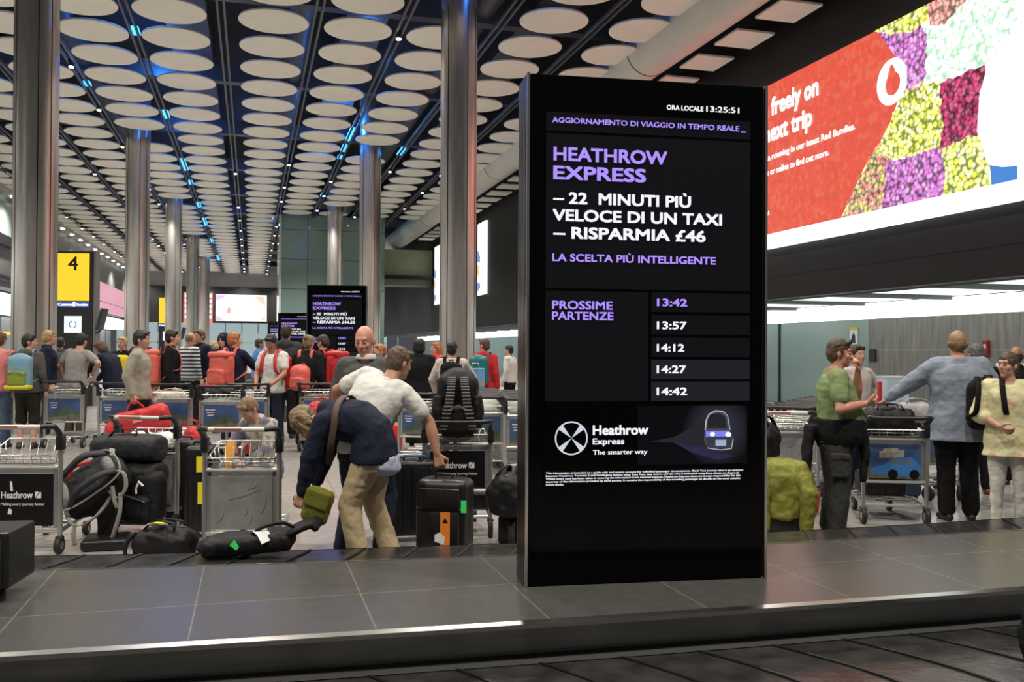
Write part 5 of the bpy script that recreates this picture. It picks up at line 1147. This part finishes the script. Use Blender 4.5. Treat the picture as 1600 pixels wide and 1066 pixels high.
x, y = at(644, 7.65); c1 = suitcase('black hard ribbed suitcase standing behind the gripped case', (x, y), turn(14), (.40, .26, .62), handle=.02)
MB().strip([(-.10, -.02, .69), (-.05, -.06, .70), (.04, -.05, .70), (.12, .0, .695)], (0, .05, 0), .012).build('blue_ribbon', mat('ribbon_blue', (.06, .16, .40), .6), c1)
x, y = at(697, 6.98); c2 = suitcase('black soft suitcase with orange sticker gripped by the bending man', (x, y), turn(-14), (.40, .28, .56), soft=True)
MB().box((.06, -.182, .23), (.075, .004, .30)).build('orange_sticker', ORNG, c2); m = MB(); m.poly([(-.02, -.186, .16), (.055, -.186, .14), (.06, -.186, .20), (.02, -.186, .23), (-.02, -.186, .21)]); m.build('white_label', TAGW, c2); MB().poly([(.085, -.186, .30), (.04, -.186, .30), (.06, -.186, .34)]).build('sticker_mark', PBLK, c2)
MB().box((.192, -.145, .42), (.04, .01, .09)).build('green_tag', GRN, c2)
x, y = at(291, 8.2); c3 = suitcase('tall black suitcase with a yellow stripe standing behind the loaded trolley', (x, y), turn(0), (.30, .24, .72), soft=False); MB().box((-.01, -.13, .52), (.02, .006, .28)).build('yellow_stripe', TAGY, c3)
x, y = at(318, 7.75); c4 = suitcase('black suitcase with two yellow patches next to plain metal trolley', (x, y), turn(4), (.24, .24, .72), soft=False); m = MB(); m.box((.02, -.13, .62), (.07, .006, .13)); c4p = m.build('yellow_patch', TAGY, c4); MB().box((.02, -.13, .38), (.045, .006, .18)).build('yellow_patch', TAGY, c4)
# duffel with soft body
def duffel(label, loc, rz, size, m=NYL, rise=0.0, tags=None, disp=.03, tilt=0, cat='bag', name='duffel_bag', sag=.0):
    L, d, h = size; t = empty(name, (loc[0], loc[1], rise), rz, label, cat); M = Euler((0, R(tilt), 0)).to_matrix(); g = MB()
    g.sweep([(M @ V((x*L/2, 0, h*.5 - sag*abs(x))), V((0, 1, 0)), M @ V((0, 0, 1)), d/2*k, h/2*k) for x, k in ((-1, .45), (-.94, .80), (-.75, .97), (-.3, 1.0), (.3, 1.02), (.75, .97), (.94, .80), (1, .45))], 20, 2.6)
    blob('bag_body', g, m, t, .014, 3, disp, .10)
    for s in (-1, 1):
        MB().strip([M @ V((-.12, s*d*.30, h*.93)), M @ V((-.10, s*d*.18, h*1.12)), M @ V((0, s*d*.12, h*1.18)), M @ V((.10, s*d*.18, h*1.12)), M @ V((.12, s*d*.30, h*.93))], (0, .03, 0), .008).build('carry_strap', m, t, 'all')
    MB().tube([M @ V((-L*.38, 0, h*.985)), M @ V((0, 0, h*1.01)), M @ V((L*.38, 0, h*.985))], .006, 6).build('zip', MATS['zip_grey'], t)
    return t
# pile on the loaded trolley
bx_, by_ = tl_load.location.x, tl_load.location.y; rz = tl_load.rotation_euler.z
def near(o, p): return V(o.location) + Matrix.Rotation(o.rotation_euler.z, 3, 'Z') @ V(p)
q = near(tl_load, (0.02, -.32, 0)); d1 = duffel('black duffel bag lying on top of the loaded trolley pile', q, rz, (.60, .34, .24), NYL2, rise=.62, disp=.02); MB().poly([(-.07, -.185, .14), (-.02, -.185, .13), (-.025, -.185, .06), (-.06, -.185, .07)], (0, .004, 0)).build('white_tag', TAGW, d1)
q = near(tl_load, (.05, -.34, 0)); d1b = duffel('black case lying under the duffel bag on the loaded trolley', q, rz, (.56, .36, .24), NYL, rise=.40, disp=.02)
q = near(tl_load, (.0, .09, 0)); g = MB(); g.sweep([(V((x, 0, zz)), V((0, 1, 0)), V((0, 0, 1)), .13, .05+hh) for x, zz, hh in ((-.23, .02, 0), (-.15, .05, .03), (0, .045, .012), (.12, .05, .025), (.22, .03, 0))], 16)
o = blob('folded_cloth', g, cloth('white_towel', (.72, .68, .62), .05), None, .012, 3, .02, .07); o.location = (q.x, q.y, .72); o.rotation_euler.z = rz; tag(o, 'crumpled white cloth lying in the wire basket of the loaded trolley', 'cloth')
q = near(tl_load, (.17, -.42, 0)); rb = backpack('black rucksack with a bright red panel leaning on the loaded trolley', None, NYL, (.44, .24, .46), loc=(q.x, q.y, .12), rz=rz, straps=False, pocket=NYL, tilt=-4)
g = MB(); g.rbox((-.135, -.135, .25), (.15, .05, .34), .02, 3); blob('red_panel', g, mat('pack_red', (.60, .015, .012), .5, bump=.4, bscale=20), rb, .010, 2, .02, .05); m = MB(); m.tube([(.06, -.155, .32), (.09, -.16, .38), (.12, -.155, .345)], .010, 6); m.tube([(.06, -.155, .32), (.065, -.158, .28)], .009, 6); m.build('white_tag', TAGW, rb)
# grey framed rucksack in front
x, y = at(150, 7.35); t = empty('rucksack', (x, y, 0), turn(20), 'big grey and black travel rucksack with hanging straps propped against the loaded trolley', 'backpack'); M = Matrix.Rotation(R(56), 3, 'Y') @ Matrix.Rotation(R(-42), 3, 'Z'); cpt = V((.0, 0, .47))
X = lambda p: cpt + M @ V(p)
g = MB(); g.sweep([(X((0, 0, zz)), M @ V((1, 0, 0)), M @ V((0, 1, 0)), a, b_) for zz, a, b_ in ((-.27, .09, .06), (-.24, .155, .11), (-.10, .175, .13), (.10, .175, .13), (.24, .15, .11), (.28, .09, .06))]); blob('pack_body', g, NYL, t, .013, 3, .02, .08)
g = MB(); g.sweep([(X((0, -.125, zz)), M @ V((1, 0, 0)), M @ V((0, 1, 0)), a, .035) for zz, a in ((-.24, .08), (-.21, .13), (0, .15), (.20, .135), (.24, .08))]); blob('back_pad', g, NYL2, t, .010, 3, .012, .05)
for c_, r_ in (((-.02, -.13, -.215), (.155, .055, .085)), ((.0, -.14, .19), (.10, .045, .05))): blob('grey_padding', MB().ell(X(c_), r_, M), GREYN, t, .010, 2, .01, .04)
def spline(P_, n=6):
    P_ = [V(p) for p in P_]; out = []
    for i in range(len(P_)-1):
        a, b_, c_, d_ = P_[max(i-1, 0)], P_[i], P_[i+1], P_[min(i+2, len(P_)-1)]
        for k in range(n):
            u = k/n; out.append(0.5*((2*b_) + (c_-a)*u + (2*a-5*b_+4*c_-d_)*u*u + (3*b_-a-3*c_+d_)*u**3))
    return out + [P_[-1]]
g = MB()
g.tube(spline([X((-.15, -.15, -.24)), X((-.175, -.15, 0)), X((-.14, -.15, .22)), X((0, -.15, .27)), X((.14, -.15, .22)), X((.175, -.15, 0)), X((.15, -.15, -.24)), X((0, -.15, -.30))]), .008, 6, True); g.build('edge_piping', WEB, t, 'all')
for pts in ([(-.10, -.16, .22), (-.12, -.25, .08), (-.11, -.20, -.12), (-.14, -.14, -.22)], [(.10, -.16, .22), (.13, -.26, .10), (.12, -.22, -.10), (.15, -.14, -.20)]):
    MB().strip(spline([X(p) for p in pts]), M @ V((.055, 0, 0)), .014).build('shoulder_strap', NYL2, t, 'all')
m = MB(); m.strip(spline([X((-.08, -.20, .10)), X((-.10, -.22, -.02)), X((-.06, -.20, -.10))]), M @ V((.03, 0, 0)), .008); m.build('red_trim', MATS['pack_red'], t, 'all')
for pts in ([(-.20, -.12, .36), (-.16, -.20, .24), (-.08, -.20, .20), (.04, -.20, .28), (.14, -.16, .42)], [(-.12, -.20, .22), (-.13, -.21, .14), (-.12, -.20, .05)], [(.12, -.18, .62), (.22, -.20, .60), (.24, -.20, .48), (.18, -.19, .40), (.12, -.18, .46)], [(.20, -.19, .44), (.20, -.20, .30), (.16, -.18, .14), (.12, -.16, .02)], [(.14, -.19, .50), (.16, -.20, .38), (.18, -.19, .32)]):
    MB().strip(spline(pts), (.03, .01, 0), .006).build('web_strap', WEB, t, 'all')
g = MB(); g.rbox((.10, .0, .24), (.15, .16, .46), .04, 3); g.rbox((.0, .02, .34), (.30, .22, .22), .08, 3); blob('lower_pack', g, NYL, t, .014, 2, .02, .08)
# stroller like dark base under the rucksack
x, y = at(170, 7.3); o = MB().rbox((0, 0, .045), (.34, .36, .09), .03, 3).build('dark_case', SHELL, None, 40); o.location = (x, y, 0); tag(o, 'flat dark case on the floor under the grey rucksack', 'case')
x, y = at(262, 6.95); d3 = duffel('small black shoulder bag with yellow tag lying on the floor by the belt', (x, y), turn(-10), (.44, .30, .24), NYL, rise=.0, disp=.06, sag=.02)
m = MB(); m.strip([(-.10, -.05, .26), (-.04, -.07, .275), (.03, -.06, .27)], (0, .05, 0), .006); m.build('yellow_tag', TAGY, d3); MB().strip([(-.15, -.07, .22), (-.10, -.06, .262)], (0, .04, 0), .006).build('white_tag', TAGW, d3)
g = MB(); g.tube(spline([(-.18, -.10, .20), (-.24, -.14, .12), (-.22, -.16, .02), (-.10, -.18, .012), (.02, -.17, .05)]), .016, 8); g.build('shoulder_strap', NYL, d3, 'all')
# flat bag on the belt
x, y = at(404, 6.22); d4 = empty('flat_bag', (x, y, HB+.006), turn(4), 'long flat black bag with green tag being lifted off the belt', 'bag')
RB = lambda a: Matrix.Rotation(R(a), 3, 'Y')
g = MB(); g.rbox((-.05, 0, .085), (.60, .30, .13), .05, 3, RB(-5)); g.ell((-.27, 0, .06), (.13, .14, .055)); blob('bag_body', g, NYL, d4, .012, 3, .025, .08)
g = MB(); g.rbox((.245, .02, .165), (.32, .30, .045), .02, 3, RB(-22)); g.rbox((.40, .02, .20), (.05, .28, .06), .02, 2, RB(-30)); blob('raised_flap', g, NYL, d4, .010, 2, .012, .06)
g = MB(); g.tube(spline([(-.02, -.08, .15), (.05, -.10, .20), (.18, -.10, .235), (.26, -.08, .20)]), .012, 8); g.build('carry_handle', NYL, d4, 'all')
MB().poly([(-.145, -.162, .10), (-.10, -.164, .065), (-.085, -.164, .085), (-.115, -.162, .135)], (0, .008, 0)).build('green_tag', GRN, d4); MB().strip([(.02, -.06, .185), (.06, -.12, .175), (.10, -.16, .12)], (.06, .06, .02), .006).build('white_label', TAGW, d4)
# tall rucksack on the black panelled trolley
q = near(tl_pack, (0, .10, 0)); bp_ = backpack('tall black rucksack with padded straps standing on the black panelled trolley', None, NYL, (.36, .28, .60), loc=(q.x, q.y, .80), rz=tl_pack.rotation_euler.z + math.pi*0, straps=False, pocket=NYL, tilt=4)
for s in (-1, 1):
    pts = spline([(s*.05, -.155, .56), (s*.06, -.20, .45), (s*.085, -.215, .28), (s*.13, -.19, .10)]); m = MB(); m.strip(pts, (.07, 0, 0), .022)
    st = m.build('padded_strap', NYL2, bp_, 'all'); m = MB()
    for p in pts[1:-1]: m.tube([p + V((-.035, -.012, 0)), p + V((.035, -.012, 0))], .007, 5)
    m.build('strap_ridges', GREYN, st, 'all')
for s in (-1, 1): g = MB(); g.sweep([(V((s*.16, -.07, .12)), V((1, 0, 0)), V((0, 1, 0)), .05, .09), (V((s*.17, -.07, .25)), V((1, 0, 0)), V((0, 1, 0)), .055, .10), (V((s*.16, -.07, .40)), V((1, 0, 0)), V((0, 1, 0)), .045, .08)]); blob('side_pocket', g, NYL, bp_, .013, 2, .02, .06)
q = near(tl_pack, (.16, -.10, 0)); c5 = suitcase('dark case lying on the base of the black panelled trolley', (q.x, q.y+.42), tl_pack.rotation_euler.z, (.46, .34, .16), soft=False, wheels=False, rise=.20)
# dark bag beside the display
x, y = at(803, 7.5); d5 = duffel('black bag half hidden behind the left edge of tall display', (x, y), turn(70), (.50, .34, .34), NYL, rise=.24, disp=.05)
x, y = at(803, 7.5); o = MB().lathe((0, 0, .12), [(.04, -.03), (.11, -.03), (.12, -.02), (.12, .02), (.11, .03), (.04, .03)], 20, 'X').build('black_wheel', RUBB, None, 50); o.location = at(801, 7.45) + (0,); o.rotation_euler.z = turn(0); tag(o, 'black wheel on the floor under the bag beside the display', 'wheel')
x, y = at(812, 7.52); o = MB().rbox((0, 0, .12), (.22, .30, .24), .03, 2).build('bag_base', SHELL, None, 40); o.location = (x, y, 0); o.rotation_euler.z = turn(70); tag(o, 'dark base box under the black bag by the display edge', 'case')
# luggage on the far trolleys
for px, z, hh, col_, lab, sz in ((300, 12.9, .30, RED, 'red holdall on the floor behind the loaded trolley', (.34, .30, .50)), (270, 13.9, .72, cloth('cream_box', (.55, .50, .42)), 'cream bag on the trolley between red bag and coral rucksack', (.40, .3, .22)), (396, 13.6, .30, RED, 'red bag on the trolley behind the bending woman', (.40, .3, .36)), (505, 14.0, .45, RED, 'red bag on the trolley below the small coral day pack', (.40, .3, .34)), (108, 14.9, .82, GREYN, 'grey bag on the trolley beside the man in grey t-shirt', (.36, .26, .22)), (345, 13.4, .80, NYL, 'black bag on the trolley below the large coral rucksack', (.44, .3, .22))):
    x, y = at(px, z); duffel(lab, (x, y), turn(0), (sz[0], sz[1], sz[2]), col_, rise=hh if hh > .31 else .0, disp=.04)
x, y = at(743, 14.4); t = empty('carrier_bag', (x, y, .98), turn(4), 'blue paper carrier bag standing on the trolleys before the teal rucksack', 'bag'); MB().rbox((0, 0, .16), (.30, .14, .32), .008, 1).build('bag_body', mat('carrier_blue', (.16, .38, .66), .5, var=.2, vscale=5), t); MB().box((0, -.072, .08), (.28, .004, .08)).build('printed_band', mat('carrier_tan', (.45, .33, .22), .5), t); MB().tube([(-.06, 0, .31), (-.05, 0, .40), (.05, 0, .40), (.06, 0, .31)], .005, 5).build('handle', TAGW, t)
x, y = at(622, 13.5); o = MB().rbox((0, 0, .24), (.12, .3, .48), .02, 2).build('red_case', mat('case_red', (.65, .02, .015), .4), None, 40); o.location = (x, y, 0); o.rotation_euler.z = turn(0); tag(o, 'slim bright red case on floor just left of the person in black', 'case')

# ---- right hand side
q = near(tl_car, (-.02, .14, 0)); d6 = duffel('black holdall standing in the basket of the blue car trolley', q, tl_car.rotation_euler.z, (.46, .30, .26), NYL, rise=.80, disp=.04)
q = near(tl_car, (.02, .52, 0)); c7 = suitcase('black case lying low on the blue car trolley base', (q.x, q.y), tl_car.rotation_euler.z, (.40, .40, .22), wheels=False, rise=.20)
x, y = at(1395, 9.9); q7 = suitcase('dark blue case on the trolley behind the black holdall', (x, y), turn(-6), (.50, .36, .95), m=mat('case_navy', (.02, .05, .09), .4))
o = empty('carrier_box', (x+.0, y, 1.03), turn(8), 'pale blue gift box standing on the dark blue case', 'box'); MB().rbox((0, 0, .14), (.27, .20, .28), .008, 1).build('box_body', mat('box_pale', (.50, .60, .66), .5, var=.1), o); MB().box((0, 0, .285), (.275, .205, .02)).build('lid', mat('box_pale2', (.55, .65, .70), .5), o)
m = MB(); n = 20; P_ = [V((.055*math.cos(2*math.pi*k/n), -.102, .15 + .055*math.sin(2*math.pi*k/n))) for k in range(n)]; Q_ = [V((.047*math.cos(2*math.pi*k/n), -.102, .15 + .047*math.sin(2*math.pi*k/n))) for k in range(n)]; m.add(P_+Q_, [(k, (k+1) % n, n+(k+1) % n, n+k) for k in range(n)]); m.build('round_print', mat('print_blue', (.25, .40, .55), .5), o)
ox, oy = at(1377, 9.9); o = MB().rbox((0, 0, .12), (.07, .07, .24), .008, 1).build('red_carton', mat('carton_red', (.55, .03, .03), .5), None); o.location = (ox, oy, 1.03); o.rotation_euler.z = turn(0); tag(o, 'narrow red carton beside the pale blue gift box', 'box')
x, y = at(1428, 9.7); d8 = duffel('light grey bag beside the black holdall next to blazer sleeve', (x, y), turn(0), (.34, .30, .22), cloth('bag_pale', (.40, .38, .40)), rise=.84, disp=.03)
# olive jacket over a dark suitcase
x, y = at(1222, 7.75); c9 = suitcase('dark suitcase under the olive jacket, right of the tall display', (x, y), turn(-10), (.46, .34, .50), soft=True)
t = empty('jacket', (x, y, 0), turn(-10), 'olive green jacket thrown over the dark suitcase right of the display', 'jacket'); OLJ = mat('olive_jacket', (.20, .20, .025), .7, var=.2, bump=.5, bscale=10)
g = MB(); g.sweep([(V((0, 0, zz)), V((1, 0, 0)), V((0, 1, 0)), a, b_) for zz, a, b_ in ((.20, .27, .22), (.38, .275, .23), (.56, .265, .225), (.64, .20, .17), (.68, .10, .09))]); blob('jacket_body', g, OLJ, t, .013, 3, .05, .10)
for s, y2 in ((-1, -.20), (1, -.22)):
    g = MB(); g.cap((s*.13, -.10, .60), (s*.19, y2, .42), .08, .075); g.cap((s*.19, y2, .42), (s*.17, y2-.02, .14), .075, .055); blob('sleeve', g, OLJ, t, .012, 3, .03, .07)
x, y = at(1192, 8.0); d9 = duffel('black bag against the right edge of tall display', (x, y), turn(60), (.40, .26, .34), NYL, rise=.62, disp=.05)
x, y = at(1194, 8.0); o = MB().rbox((0, 0, .31), (.34, .26, .62), .05, 3).build('dark_case', SHELL, None, 40); o.location = (x, y, 0); o.rotation_euler.z = turn(60); tag(o, 'upright dark case under the black bag at the right edge of display', 'case')
x, y = at(1262, 9.0); d10 = duffel('small red and blue bag low beside the olive jacket', (x, y), turn(0), (.20, .2, .22), RED, rise=.0, disp=.03)
# black bag on the near belt
x, y = W(2.42, 3.95); d11 = duffel('black bag riding the near belt, cut by the right frame edge', (x, y), turn(-70), (.36, .30, .30), NYL, rise=HB+.004, disp=.06)
g = MB(); g.tube(spline([(-.16, .10, .24), (-.22, .18, .30), (-.24, .22, .18), (-.18, .20, .06)]), .014, 8); g.build('loose_strap', NYL, d11, 'all')
